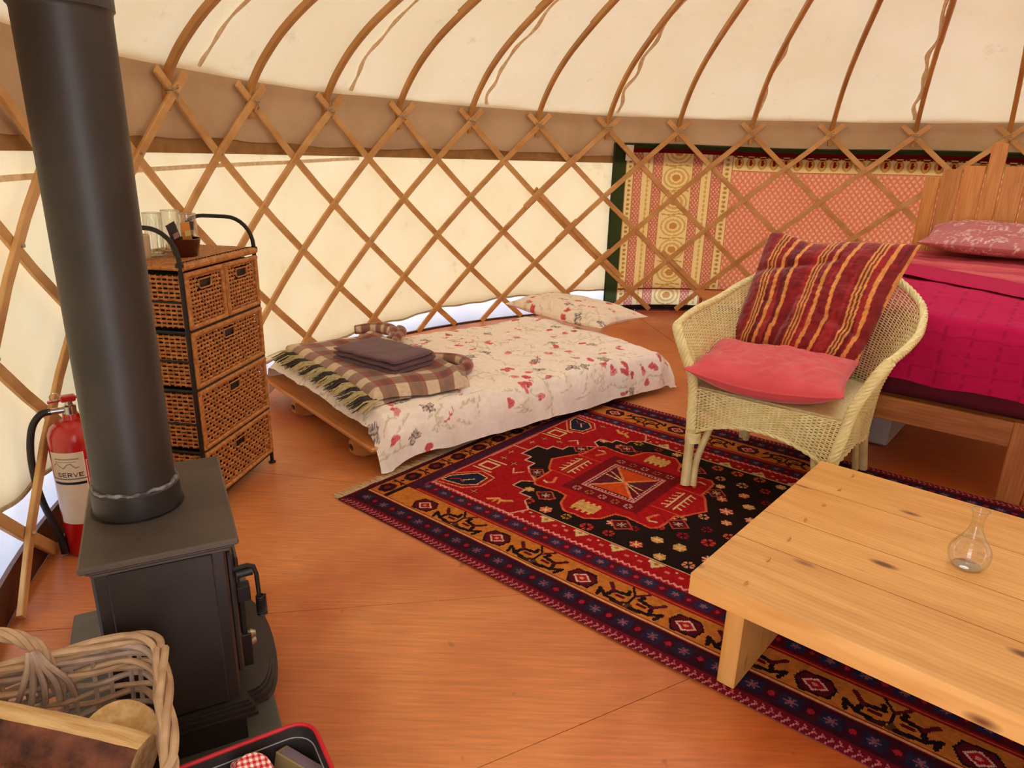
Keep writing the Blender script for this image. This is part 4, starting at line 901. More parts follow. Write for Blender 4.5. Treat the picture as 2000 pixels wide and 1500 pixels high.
def dloc(x, y): return (DR[0] + x * math.cos(DA) - y * math.sin(DA), DR[1] + x * math.sin(DA) + y * math.cos(DA))
ZT_ = DHH + .0085
def tumbler(x, y, r, hgt, label, ridges=14):
    c = dloc(x, y); t = thing('glass_tumbler', label, 'glass', (*c, ZT_), 0, 'glass tumblers on the drawer unit')
    n = 56; an = np.linspace(0, 2 * PI, n, endpoint=False); zz = [0, .006, .03, .06, hgt * .78, hgt * .8, hgt]
    V = []
    for z in zz:
        k = .0018 if z < hgt * .79 else 0.0; rr_ = (r * (.86 + .14 * z / hgt)) + k * np.cos(an * ridges); V.append(np.stack([rr_ * np.cos(an), rr_ * np.sin(an), np.full(n, z)], 1))
    m = MB(); m.grid(np.array(V), closed_v=True); m.add(V[0], [np.arange(n)[None]]); q = np.array(V)[::-1].copy(); q[..., :2] *= .93; q = q[:-1]; m.grid(q, closed_v=True); m.build('bowl', M_GLASS, t)
    m = MB(); m.tube(np.stack([r * .97 * np.cos(an), r * .97 * np.sin(an), np.full(n, hgt)], 1), .0016, 5, closed=True); m.lathe([(0, .002), (r * .78, .002), (r * .78, .010), (0, .012)], 24); m.build('rim', thin_glass('rim_glass', (.86, .86, .8), .5), t)
tumbler(.17, .205, .034, .158, 'ribbed glass tumbler on the drawer unit just left of the brown bowl')
tumbler(.31, .225, .034, .158, 'ribbed glass tumbler behind the brown bowl, middle one at the back')
tumbler(.290, .140, .034, .150, 'ribbed glass tumbler behind the right side of the brown bowl')
c = dloc(.072, .200); cup = thing('cream_cup', 'cream candle cup beside the flue pipe on the drawer unit', 'cup', (*c, ZT_))
m = MB(); m.lathe([(0, 0), (.034, 0), (.036, .004), (.038, .085), (.035, .088), (.033, .084), (.030, .01), (0, .008)], 32); m.build('body', M_FROST, cup)
c = dloc(.190, .095); bowl = thing('brown_bowl', 'dark brown glazed bowl holding sachets on the drawer unit', 'bowl', (*c, ZT_))
m = MB(); m.lathe([(0, 0), (.040, 0), (.044, .004), (.057, .062), (.060, .066), (.057, .068), (.053, .063), (.040, .008), (0, .006)], 40); m.build('body', M_BOWL, bowl)
sach = [(-.030, .0, .105, .030, .060, 'black paper sachet standing at the left of the brown bowl', (44, 40, 42), -.35), (-.020, .016, .092, .022, .050, 'silver and red sugar stick leaning in the brown bowl', (150, 140, 144), -.15), (.004, .004, .090, .016, .055, 'black and white tea packet in the middle of the brown bowl', (30, 28, 34), .25), (.012, -.008, .100, .030, .055, 'orange tea sachet standing in the brown bowl', (226, 148, 60), -.08), (.042, .006, .100, .022, .055, 'dark green sachet at the right of the brown bowl', (42, 50, 40), .15)]
for x, y, z, w, hh, lb, cc, tl in sach:
    w *= 1.45; hh *= 1.35
    cx2, cy2 = dloc(.190 + x * 1.0, .095 + y); t = thing('paper_sachet', lb, 'sachet', (cx2, cy2, ZT_ + .030), DA - .25, 'sachets in the brown bowl')
    M_ = Matrix.Rotation(tl, 4, 'Y'); mt = plain('sachet_' + str(len(bpy.data.materials)), cc, tuple(int(v * .86) for v in cc), .35, 20)
    m = MB(); n_ = 7; gx, gy = np.meshgrid(np.linspace(-1, 1, n_), np.linspace(0, 1, n_), indexing='ij'); Pf = .006 * (1 - gx ** 2) * np.sin(gy * PI)
    for sg in (-1, 1):
        V = np.stack([gx * w / 2, sg * Pf * .8 + .0004 * sg, gy * (hh + .022)], -1); V = np.array([[M_ @ Vector(p) for p in r_] for r_ in V]); m.grid(V if sg < 0 else V[:, ::-1])
    o = m.build('packet', mt, t)
    m = MB(); m.box((0, -.0066, .055), (w * .62, .0008, .020), 0, M_); m.build('print_panel', plain('print_' + str(len(bpy.data.materials)), (206, 190, 120) if cc[0] > 200 else (150, 120, 110), None, .5), t, smooth=False)

# ------------------------------------------------------------------ low pine coffee table
TB = (0.507, 1.666); TA = math.radians(-40.99); TD, TZ, TT_, TL = 1.055, 0.323, 0.066, 1.75
tb = thing('coffee_table', 'low chunky pine coffee table with slab legs on the rug', 'table', (TB[0], TB[1], 0), TA)
ed = [0, .29, .50, .78, TD]
for a, b in zip(ed[:-1], ed[1:]):
    o = bar('top_plank', (0, (a + b) / 2, TZ - TT_ / 2), (TL, (a + b) / 2, TZ - TT_ / 2), b - a - .0032, TT_, M_PINE, tb, bev=.001)
M_JOINT = plain('joint_line', (150, 92, 46), (120, 70, 34), .9, 30)
for a in ed[1:-1]: bar('joint_line', (.001, a, TZ - .0125), (TL - .001, a, TZ - .0125), .0032, .0235, M_JOINT, tb, bev=0)
for x in (.105, TL - .156):
    eb = [.022, .36, .70, TD - .022]
    for a, b in zip(eb[:-1], eb[1:]):
        bar('leg_board', (x + .0255, (a + b) / 2, .0085), (x + .0255, (a + b) / 2, TZ - TT_), b - a - .0012, .051, M_PINE, tb, up=(1, 0, 0), bev=.002)
m = MB()
for k in range(7):
    for x in (.13,): m.tube([(x + rng.uniform(-.004, .004), .06 + k * .155, TZ - .0005), (x, .06 + k * .155, TZ + .0006)], .011, 14)
m.build('wooden_plugs', plain('plug_wood', (210, 146, 70), (196, 128, 58), .4, 50), tb, kind='stuff')
vase = thing('glass_vase', 'clear glass bud vase with narrow neck on the pine table', 'vase', (1.312, 1.738, TZ)); vase.scale = (1.16, 1.16, 1.16)
m = MB(); pv = cat_rom([(.0, .002, 0), (.026, .002, 0), (.038, .010, 0), (.046, .032, 0), (.043, .056, 0), (.026, .082, 0), (.015, .108, 0), (.0135, .135, 0), (.017, .150, 0), (.0195, .156, 0)], 40)
m.lathe(pv[:, :2], 48); m.build('body', M_GLASS, vase)
m = MB(); q = np.linspace(0, 2 * PI, 32, endpoint=False); m.tube(np.stack([.0195 * np.cos(q), .0195 * np.sin(q), np.full(32, .156)], 1), .0014, 6, closed=True); mg = thin_glass('thick_glass', (.84, .84, .80), .4); m.build('rim', mg, vase); m = MB(); m.lathe([(0, .001), (.027, .001), (.031, .006), (.024, .010), (0, .011)], 32); m.build('thick_base', mg, vase)

# ------------------------------------------------------------------ futon: slatted base, mattress, bedding
FO = (-0.585, 2.95); FA = math.radians(40); FL_, FW_ = 2.0, 1.26
fb = thing('slatted_bed_base', 'low wooden futon base with rounded rocker feet', 'bed base', (FO[0], FO[1], 0), FA)
for k in range(13):
    y0_ = .02; x = -.005 + k * .162
    bar('base_slat', (x + .045 if k else -.005, -.01 if k else -.02, .118), (x + .045 if k else -.005, FW_ + .03, .118), .105 if k else .135, .022, M_BEECH, fb, bev=.006)
for y in (.20, .88):
    P = []
    for a, b in ((-.035, .106), (-.062, .085), (-.060, .030), (-.015, .008), (.09, .001), (.20, .018), (.34, .055), (.9, .070), (1.55, .062), (1.72, .03), (1.84, .003), (1.92, .012), (1.97, .05), (1.96, .105)): P.append((a, b))
    # rail profile in x-z, thickness in y
    M_ = Matrix(((1, 0, 0, 0), (0, 0, -1, y + .025), (0, 1, 0, 0), (0, 0, 0, 1)))
    o = MB().prism(P, 0, .05, M_).build('foot_rail', M_BEECH, fb, smooth=False)
    for xh in (.045,):
        m = MB(); M2 = Matrix(((1, 0, 0, xh), (0, 0, -1, y - .0262), (0, 1, 0, .058), (0, 0, 0, 1))); m = MB(); m.tube([(-.058, y, .060), (-.0645, y, .058)], .018, 12); m.build('rail_hole_shade', M_RUBBER_HOLE, o)  # solid black disc, painted in for the shade of a hole
def sheet_pattern(w, h, res, seed, n, ground=(238, 218, 200)):
    c = Canvas(w, h, res, ground); r0 = np.random.default_rng(seed)
    for _ in range(n * 2):
        x, y = r0.uniform(0, w), r0.uniform(0, h); a = r0.uniform(0, 6)
        P = [(x, y)]
        for k in range(6): a += r0.uniform(-.5, .5); P.append((P[-1][0] + .018 * math.cos(a), P[-1][1] + .018 * math.sin(a)))
        c.path(P, .0035, (216, 204, 172))
        for p in P[1::2]: c.ell(p[0] + .008, p[1] + .006, .012, .005, (222, 212, 184), a)
    for _ in range(n):
        x, y = r0.uniform(.02, w - .02), r0.uniform(.02, h - .02); a = r0.uniform(0, 6); k = r0.integers(6)
        if k < 3:
            cc = [(220, 112, 116), (232, 150, 150), (208, 90, 98)][k]; c.ell(x, y, .028, .019, cc, a); c.ell(x + .022 * math.cos(a + 1), y + .022 * math.sin(a + 1), .015, .012, (218, 92, 98), a); c.line((x, y), (x + .018 * math.cos(a), y + .018 * math.sin(a)), .004, (190, 60, 70))
        elif k == 3:
            c.path([(x, y), (x + .05 * math.cos(a), y + .05 * math.sin(a))], .0035, (206, 110, 104))
            for q in range(5): c.ell(x + q * .012 * math.cos(a) + r0.uniform(-.014, .014), y + q * .012 * math.sin(a) + r0.uniform(-.014, .014), .006, .006, (216, 110, 112))
        elif k == 4:
            for q in (-1, 1):
                for rr_, aa in ((.030, .7), (.022, -.5)): xx, yy = x + rr_ * .8 * math.cos(a + q * (PI / 2 - aa)), y + rr_ * .8 * math.sin(a + q * (PI / 2 - aa)); c.ell(xx, yy, rr_ * .75, rr_ * .5, (120, 108, 104), a + q * (PI / 2 - aa)); c.ell(xx, yy, rr_ * .58, rr_ * .34, (216, 200, 188), a + q * (PI / 2 - aa)); c.ell(xx, yy, rr_ * .25, rr_ * .14, (140, 126, 120), a + q * (PI / 2 - aa))
            c.line((x - .018 * math.cos(a), y - .018 * math.sin(a)), (x + .018 * math.cos(a), y + .018 * math.sin(a)), .006, (96, 86, 84))
        else:
            c.ell(x, y, .020, .014, (228, 120, 124), a); c.ell(x + .03, y + .01, .014, .009, (206, 80, 92), a + 1)
    return c
fm = thing('futon_mattress', 'low double futon mattress on the slatted wooden base', 'mattress', (FO[0], FO[1], 0.130), FA)
m = MB(); m.box((FL_ / 2 + .04, FW_ / 2, .050), (FL_ - .06, FW_ - .06, .095), .02); m.build('mattress_core', M_WHITE, fm, smooth=False)
# duvet: s along length, t across; hangs over the long near side
dv = thing('floral_duvet', 'white duvet with pink petals and grey butterflies spread over the futon', 'duvet', (FO[0], FO[1], 0), FA)
NX, NY = 380, 300; LX, LY = 2.32, 1.66
s, t = np.meshgrid(np.linspace(0, 1, NX), np.linspace(0, 1, NY), indexing='ij')
u_ = -.045 + s * LX * .985; v_ = -.19 + t * LY       # unrolled sheet: v<0.0 hangs down on the near side
top_z = .250 + .012 * snoise(u_ * .9, v_ * .9, 31, 4, 1.1) + .010 * np.sin(PI * np.clip(v_ / FW_, 0, 1))
drop = np.clip(.045 - v_, 0, None); dy = np.where(drop > 0, .045 - .065 * np.tanh(drop / .065) - drop * .10, v_); dz = np.where(drop > 0, drop * .86 * np.clip(drop / .05, 0, 1), 0)
far = np.clip(v_ - (FW_ - .03), 0, None); dy = np.where(far > 0, FW_ - .03 + .05 * np.tanh(far / .05), dy); dz = dz + far * .75 * np.clip(far / .04, 0, 1)
hd = np.clip(u_ - 1.98, 0, None); du = np.where(hd > 0, 1.98 + .14 * np.tanh(hd / .10), u_); dz = dz + hd * .62 * np.clip(hd / .08, 0, 1)
ft = np.clip(.02 - u_, 0, None); dz = dz + ft * .75
near = np.exp(-(((v_ + .02) / .17) ** 2)); fold = .014 * np.sin(u_ * 17 + 2 * np.sin(u_ * 3.3)) * near + .008 * np.sin(u_ * 39 + 1) * near
corner = np.exp(-((u_ + .06) / .16) ** 2) * (v_ < .06)
zz = np.maximum(top_z - dz - .030 * corner * (drop > 0), .018 + .002 * np.sin(u_ * 40)); yy = dy - fold * (drop > 0.0) - .030 * corner * np.clip(drop / .1, 0, 1) + .07 * np.clip((u_ - .5) / 1.6, 0, 1) * (drop > 0) * 0
V = np.stack([du + .006 * snoise(u_, v_, 37, 3, 3), yy, zz + .005 * snoise(u_ * 1.3, v_ * 1.3, 33, 4, 4.0) * (drop < .12)], -1)
pc = sheet_pattern(LX + .05, LY + .05, .0045, 5, 170, (252, 240, 228))
m = MB(); m.grid(V); m.build('duvet_cover', M_PAINT, dv, smooth=True, sharp=None, col=pc.sample(s * LX + .01, t * LY + .01).reshape(-1, 3))
def pillow_grid(L, W, T, nu=70, nv=56, seed=1, pinch=.10, wr=.006):
    u, v = np.meshgrid(np.linspace(-1, 1, nu), np.linspace(-1, 1, nv), indexing='ij')
    bulge = (np.clip(1 - np.abs(u) ** 2.6, 0, 1) * np.clip(1 - np.abs(v) ** 2.6, 0, 1)) ** .55
    e = 1 - pinch * (1 - np.abs(v)) * np.abs(u) ** 3 * 0; X = u * L / 2 * (1 - pinch * (1 - v ** 2) * .6 * np.abs(u) ** 4); Y = v * W / 2 * (1 - pinch * (1 - u ** 2) * .6 * np.abs(v) ** 4)
    nz = wr * snoise(X * 3, Y * 3, seed, 4, 1.3) * bulge ** .5
    return u, v, X, Y, bulge * T / 2, nz
def cushion(m, f, L, W, T, seed, pinch=.1, wr=.006, nu=70, nv=56, under=.85):
    u, v, X, Y, B, nz = pillow_grid(L, W, T, nu, nv, seed, pinch, wr)
    m.grid(f(X, Y, B + nz)); m.grid(f(X, Y, -B * under)[:, ::-1]); return u, v
fp = thing('floral_pillow', 'white floral pillow with pink petals lying at the head of the futon', 'pillow', (FO[0] + 2.0 * math.cos(FA) * 1.0 - 1.0 * math.sin(FA) * .0, 0, 0), 0)
PL = (2.22, 1.03)
fp.location = (FO[0] + PL[0] * math.cos(FA) - PL[1] * math.sin(FA), FO[1] + PL[0] * math.sin(FA) + PL[1] * math.cos(FA), .262); fp.rotation_euler = (0, 0, FA + math.radians(92))
pc2 = sheet_pattern(.9, .7, .0045, 12, 34, (248, 232, 212)); m = MB(); u, v = cushion(m, lambda X, Y, Z: np.stack([X, Y, Z + .062 - .03 * (Y > .1) * (Y - .1) * 3 - .045 * np.clip(X / .45, -1, 1) * 0], -1), 1.0, .52, .17, 7, .14, .006, 110, 70)
cc = pc2.sample((u + 1) * .44, (v + 1) * .33); m.build('pillow_case', M_PAINT, fp, smooth=True, sharp=None, col=np.concatenate([cc.reshape(-1, 3), cc[:, ::-1].reshape(-1, 3)]))
# tartan blanket
bk = thing('tartan_blanket', 'folded brown and white tartan blanket with fringe at the foot of the futon', 'blanket', (FO[0], FO[1], 0), FA)
def tartan(u, v, p=.175):
    a = np.mod(u / p, 1); b = np.mod(v / p, 1)
    A = lin((146, 54, 34)); B = lin((216, 192, 162)); D = lin((72, 32, 44)); 
    wa = (a < .42)[..., None]; wb = (b < .42)[..., None]; wd = ((a > .62) & (a < .86))[..., None]
    c1 = np.where(wa, B, np.where(wd, D, A)); c2 = np.where(wb, B, A * .9); return np.where(wa & wb, B, np.where(wa | wb, c1 * .28 + c2 * .28 + A * .16, (c1 + c2) / 2))
n1_, n2b = 130, 190
s, t = np.meshgrid(np.linspace(0, 1, n1_), np.linspace(0, 1, n2b), indexing='ij')
X0 = .03 + .02 * np.sin(t * 5); wX = .52 + .12 * np.sin(t * 2.6 + .2) + .03 * np.sin(t * 9)
def bl(layer):
    X_ = X0 + s * wX * (1 - .10 * layer) + .05 * t; Y_ = .13 + t * 1.12 + .035 * np.sin(s * 4 + layer); edge = np.minimum(np.minimum(s, 1 - s) * 12, np.minimum(t, 1 - t) * 18); edge = np.clip(edge, 0, 1) ** .5
    Z_ = .262 + (.020 + .018 * layer) * edge + .010 * snoise(X_, Y_, 41 + layer, 3, 1.6) + .03 * np.exp(-((s - .95) / .10) ** 2) * edge + .012 * layer
    return np.stack([X_, Y_, Z_], -1)
m = MB(); m.grid(bl(0)); Vb = bl(1); m.grid(Vb * np.array([1, 1, 1]) + np.array([.012, .0, .004]))
c_ = tartan(s * .60, t * 1.15).reshape(-1, 3); m.build('woven_cloth', M_WOOL, bk, smooth=True, sharp=None, col=np.concatenate([c_, c_]))
# rolled folds on the wall side and at the far edge
for (P, r_, sh) in (([(.70, 1.10, .30), (.76, 1.22, .315), (.72, 1.34, .31), (.60, 1.42, .30)], .040, 0), ([(.50, .30, .285), (.62, .30, .292), (.74, .36, .290), (.78, .50, .288), (.70, .64, .287)], .034, 1), ([(.66, 1.02, .30), (.80, 1.16, .31), (.86, 1.30, .30)], .030, 0)):
    Q = cat_rom(P, 40); m = MB(); m.tube(Q, r_ * np.sin(np.linspace(.5, PI - .5, 40)) ** .5, 20); L_ = np.linspace(0, .5, 40); a_ = np.arange(20) / 20; cu, cv2 = np.meshgrid(L_, a_ * .25, indexing='ij'); m.build('blanket_fold', M_WOOL, bk, smooth=True, sharp=None, col=tartan(cu, cv2 + .05, .11).reshape(-1, 3))
mA, mBk = MB(), MB(); cA = []
fr_w = plain('fringe_cream', (214, 198, 150), (190, 172, 120), .95, 50); fr_d = plain('fringe_dark', (62, 48, 52), (84, 74, 60), .95, 50)
for i in range(520):
    tpos = i / 520; y = .12 + tpos * 1.10; band = int(y / .0775) % 2; mm_ = mA if band else mBk; x0f = .03 + .02 * math.sin(tpos * 5) + .05 * tpos + rng.uniform(0, .03); L = rng.uniform(.07, .13); dz_ = rng.uniform(-.01, .012); dyf = rng.uniform(-.03, .03)
    mm_.tube([(x0f, y, .288), (x0f - L * .4, y + dyf * .4, .284 + dz_), (x0f - L * .8, y + dyf, .268 + dz_ * .5), (x0f - L, y + dyf * 1.4, .262)], [.0035, .003, .0026, .0012], 4, caps=False)
mA.build('cream_fringe', fr_w, bk, kind='stuff'); mBk.build('dark_fringe', fr_d, bk, kind='stuff')
# plum towel
tw = thing('plum_towel', 'folded dark plum towel lying on the tartan blanket', 'towel', (FO[0] + .385 * math.cos(FA) - .64 * math.sin(FA), FO[1] + .385 * math.sin(FA) + .64 * math.cos(FA), .306), FA + math.radians(104))
for k in range(3):
    n = 60; q = np.linspace(0, 1, 90); 
    u, v = np.meshgrid(np.linspace(-1, 1, 60), np.linspace(0, 2 * PI, 40, endpoint=False), indexing='ij')
    w2, d2, h2 = .250 - .006 * k, .165 - .005 * k, .0155
    sx = np.sign(np.cos(v)) * np.abs(np.cos(v)) ** .35; sz = np.sign(np.sin(v)) * np.abs(np.sin(v)) ** .8; taper = (1 - np.abs(u) ** 14) ** .5
    V = np.stack([u * w2 + .004 * np.sin(v * 2 + k), sx * d2 * (.97 + .03 * taper) + .006 * k, (sz * h2 * taper) + .014 + k * .028 + .004 * snoise(u * w2 * 4, sx * d2 * 4, 60 + k, 3, 1.5)], -1)
    m = MB(); m.grid(V, closed_v=True); m.build('towel_fold', M_TOWEL, tw, smooth=True, sharp=None)

# ------------------------------------------------------------------ high single bed
BD = (2.245, 2.755); BA = math.radians(-39.36)
bf = thing('pine_bed_frame', 'pine bed frame with corner posts and planked headboard', 'bed', (BD[0], BD[1], 0), BA)
BW, BL = 0.975, 1.96
bar('foot_rail', (-BW + .085, .0, .318), (-.095, .0, .318), .115, .032, M_PINED, bf, up=(0, 1, 0))
for x in (-BW + .045, -.05):
    bar('leg', (x, -.002, 0.0085), (x, -.002, .378), .092, .034, M_PINED, bf, up=(0, 1, 0))
bar('side_board', (.012, .016, .30), (.012, BL - .02, .30), .15, .030, M_PINED, bf, up=(1, 0, 0)); bar('side_board', (-BW - .012, .02, .318), (-BW - .012, BL - .02, .318), .115, .030, M_PINED, bf, up=(1, 0, 0))
bar('leg', (.015, .050, 0.001), (.015, .050, .22), .07, .030, M_PINED, bf, up=(1, 0, 0)); 
for x in (-BW + .045, -.05): bar('leg', (x, BL - .03, 0.001), (x, BL - .03, .378), .092, .034, M_PINED, bf, up=(0, 1, 0))
for k in range(11): bar('bed_slat', (-BW + .01, .14 + k * .17, .352), (-.01, .14 + k * .17, .352), .07, .018, M_PINED, bf)
m = MB(); m.tube([(-.010, -.020, .245), (-.010, -.030, .245)], .008, 10); m.build('bolt_head', M_CHROME, bf)
hb = [(-.981, -.886, 1.352), (-.884, -.768, 1.405), (-.766, -.642, 1.428), (-.640, -.546, 1.567), (-.544, -.420, 1.430), (-.418, -.296, 1.410), (-.294, -.170, 1.36), (-.168, -.05, 1.34)]
for k, (a, b, zt) in enumerate(hb):
    bar('headboard_plank', ((a + b) / 2, BL + .02 - (.006 if k == 3 else 0), .30), ((a + b) / 2, BL + .02 - (.006 if k == 3 else 0), zt), b - a - .006, .024, M_PINEH, bf, up=(0, -1, 0))
mt_ = thing('bed_mattress', 'deep mattress under dark maroon sheet on the pine bed', 'mattress', (BD[0], BD[1], 0), BA)
m = MB(); m.box((-BW / 2, BL / 2, .555), (BW - .02, BL - .06, .375), .05); m.build('sheeted_mattress', M_MAROON, mt_, smooth=True, sharp=60)
def bedtop(x, y):  # surface height of the made bed
    return .775 + .10 * (1 - np.exp(-np.clip(y, 0, None) / .55)) + .010 * snoise(x, y, 71, 3, 1.2) - .012 * np.clip(np.abs(x + BW / 2) / (BW / 2), 0, 1) ** 6 * 2
def bedcover(name, y0_, y1_, lift, seed, color_f, mat, parent, hang_foot, side=.30, thick=.0, n=(150, 200)):
    s, t = np.meshgrid(np.linspace(0, 1, n[0]), np.linspace(0, 1, n[1]), indexing='ij'); U_ = -BW / 2 - (BW / 2 + side) + s * (BW + 2 * side); Vv = (y0_ - hang_foot) + t * (y1_ - y0_ + hang_foot) - (U_ + .5) * .0
    if not hang_foot: Vv = Vv + (t * 0)
    ov = np.clip(-U_ - BW, 0, None) + np.clip(U_, 0, None); sg = np.where(U_ > -BW / 2, 1, -1)
    x = np.where(ov > 0, np.where(sg > 0, 0, -BW) + sg * .05 * np.tanh(ov / .05), U_); dz = ov * np.clip(ov / .05, 0, 1) * .93
    of = np.clip(y0_ - Vv, 0, None) if hang_foot else 0 * Vv
    y = np.where(of > 0, y0_ - .050 * np.tanh(of / .05), Vv); dz = dz + of * np.clip(of / .05, 0, 1) * .93
    z = bedtop(x, y) + lift - dz; f_ = np.clip((ov + of) / .25, 0, 1)
    y = y - f_ * (of > 0) * (.014 * np.sin(U_ * 13 + seed) + .006 * np.sin(U_ * 31)) ; x = x + sg * f_ * (ov > 0) * .012 * np.sin(Vv * 13)
    z = z + .006 * snoise(U_, Vv, seed, 4, 2.2)
    m = MB(); m.grid(np.stack([x, y, z], -1)); c = color_f(U_, Vv); return m.build(name, mat, parent, smooth=True, sharp=None, col=c.reshape(-1, 3))
def pk(U_, V_):
    g = ((np.mod(U_ + .003 * np.sin(V_ * 60), .105) < .0045) | (np.mod(V_ + .003 * np.sin(U_ * 60), .085) < .0045))[..., None]
    return np.where(g, lin((160, 4, 62)), lin((190, 10, 78)))
def rose(U_, V_):
    k = np.mod(V_ * 3.4, 1)[..., None]; return np.where(k < .33, lin((204, 84, 96)), np.where(k < .66, lin((214, 98, 104)), lin((190, 70, 86))))
cv = thing('pink_bedspread', 'bright magenta quilted bedspread hanging over the foot of the high bed', 'bedspread', (BD[0], BD[1], 0), BA)
bedcover('quilted_cover', 0.0, .74, .012, 81, pk, M_PAINT, cv, .335)
# turned-back edge of the bedspread
s, t = np.meshgrid(np.linspace(0, 1, 80), np.linspace(0, 2 * PI, 24, endpoint=False), indexing='ij'); xx = -BW - .03 + s * (BW + .06); yc = .50 - (xx + .5) * .42
V = np.stack([xx, yc + .25 + .24 * np.cos(t), bedtop(xx, yc + .25) + .012 + .012 * np.sin(t) * (1 + .2 * np.sin(xx * 9))], -1); m = MB(); m.grid(V, closed_v=True); m.add(V[0], [np.arange(24)[None]]); m.add(V[-1], [np.arange(24)[::-1][None]]); m.build('turned_back_band', M_PAINT, cv, smooth=True, sharp=50, col=np.tile(lin((184, 8, 74)), (80 * 24 + 48, 1)))
bs = thing('rose_blanket', 'dusty rose striped blanket between pillow and magenta bedspread', 'blanket', (BD[0], BD[1], 0), BA)
bedcover('striped_cloth', 0.60, 1.93, .006, 83, rose, M_PAINT, bs, 0.0, side=.28, n=(110, 110))
pp_ = thing('paisley_pillow', 'dusty pink paisley pillow leaning on the plank headboard', 'pillow', (BD[0] - .47 * math.cos(BA) - 1.72 * math.sin(BA), BD[1] - .47 * math.sin(BA) + 1.72 * math.cos(BA), bedtop(-.47, 1.7) + .045), BA)
def paisley(U_, V_):
    c = Canvas(1.0, .8, .0045, (196, 120, 122)); r0 = np.random.default_rng(9)
    for _ in range(110):
        x, y = r0.uniform(0, 1), r0.uniform(0, .8); a = r0.uniform(0, 6); s_ = r0.uniform(.02, .045)
        for k, cc in ((1.0, (228, 190, 184)), (.8, (196, 120, 122)), (.6, (222, 180, 174)), (.38, (186, 104, 110))): c.ell(x, y, s_ * k, s_ * .66 * k, cc, a)
        c.path([(x + s_ * math.cos(a), y + s_ * math.sin(a)), (x + 1.5 * s_ * math.cos(a + .3), y + 1.5 * s_ * math.sin(a + .3)), (x + 1.7 * s_ * math.cos(a + .7), y + 1.7 * s_ * math.sin(a + .7))], .007, (240, 214, 204))
    for _ in range(500): x, y = r0.uniform(0, 1), r0.uniform(0, .8); c.ell(x, y, .004, .004, (232, 200, 192))
    return c.sample(U_, V_)
m = MB(); u, v = cushion(m, lambda X, Y, Z: np.stack([X, Y, Z * (1 + .25 * (Y > 0)) + .040 + .085 * np.clip((Y + .10) / .35, 0, 1) ** 1.3], -1), .80, .50, .15, 17, .10, .006, 100, 70)
cc = paisley((u + 1) * .48, (v + 1) * .38); m.build('pillow_case', M_PAINT, pp_, smooth=True, sharp=None, col=np.concatenate([cc.reshape(-1, 3), cc[:, ::-1].reshape(-1, 3)]))
bx = thing('storage_box', 'pale grey storage box pushed under the foot of the pine bed', 'box', (1.905, 3.60, 0), math.radians(50))
m = MB(); m.box((0.14, -.06, .10), (.52, .26, .19), .012); m.build('tub', M_GREY, bx, smooth=False)
m = MB(); m.box((0.14, -.06, .202), (.545, .285, .016), .005); m.build('lid', M_GREY, bx, smooth=False)

# ------------------------------------------------------------------ cream wicker armchair
CH = (1.480, 3.283); CA = math.radians(-38.3)
ch = thing('wicker_armchair', 'cream painted wicker tub armchair standing on the rug edge', 'armchair', (CH[0], CH[1], 0), CA)
lowH = [(-.325, -.655, .44), (-.345, -.50, .44), (-.345, -.28, .44), (-.30, -.11, .44), (-.19, -.02, .44), (0, .01, .44)]
rimH = [(-.430, -.675, .715), (-.452, -.46, .742), (-.445, -.20, .768), (-.392, .02, .835), (-.23, .12, .93), (0, .15, .985)]
def full(Hf): Hf = np.array(Hf); return np.vstack([Hf, (Hf * [-1, 1, 1])[::-1][1:]])
LOW, RIM = cat_rom(full(lowH), 161), cat_rom(full(rimH), 161)
def ev(C, s): x = np.clip(s, 0, 1) * (len(C) - 1); i = np.clip(x.astype(int), 0, len(C) - 2); f = (x - i)[:, None]; return C[i] * (1 - f) + C[i + 1] * f
def shell_raw(s, t):
    a, b = ev(LOW, s), ev(RIM, s); k = t[:, None]; kk = k ** 1.6; P = a + (b - a) * np.concatenate([kk, kk, k], 1); return P
def shell(s, t):
    P = shell_raw(s, t); e = 2e-3; ds = shell_raw(np.clip(s + e, 0, 1), t) - shell_raw(np.clip(s - e, 0, 1), t); dt_ = shell_raw(s, np.clip(t + e, 0, 1)) - shell_raw(s, np.clip(t - e, 0, 1)); n = np.cross(ds, dt_); return P, n / (np.linalg.norm(n, axis=1)[:, None] + 1e-12)
m = MB(); weave(m, shell, 44, 337, .0030, .0037, .0022, stakes=84, stake_r=.0030); m.build('woven_shell', M_LLOYD, ch, smooth=True, sharp=None, kind='stuff')
# rolled rim and braided front posts
m = MB(); R3 = resamp(RIM, 260); rope(m, R3, .0085, 4, 60, .009, 6); m.build('braided_rim', M_LLOYD, ch, kind='stuff')
for sx in (-1, 1):
    Q = cat_rom([(sx * .430, -.675, .715), (sx * .402, -.698, .665), (sx * .365, -.69, .58), (sx * .335, -.675, .50), (sx * .322, -.67, .42), (sx * .308, -.69, .32), (sx * .296, -.708, .235)], 80)
    m = MB(); rope(m, Q, .0095, 5, 60, .0135, 6); m.build('braided_post', M_LLOYD, ch, kind='stuff')
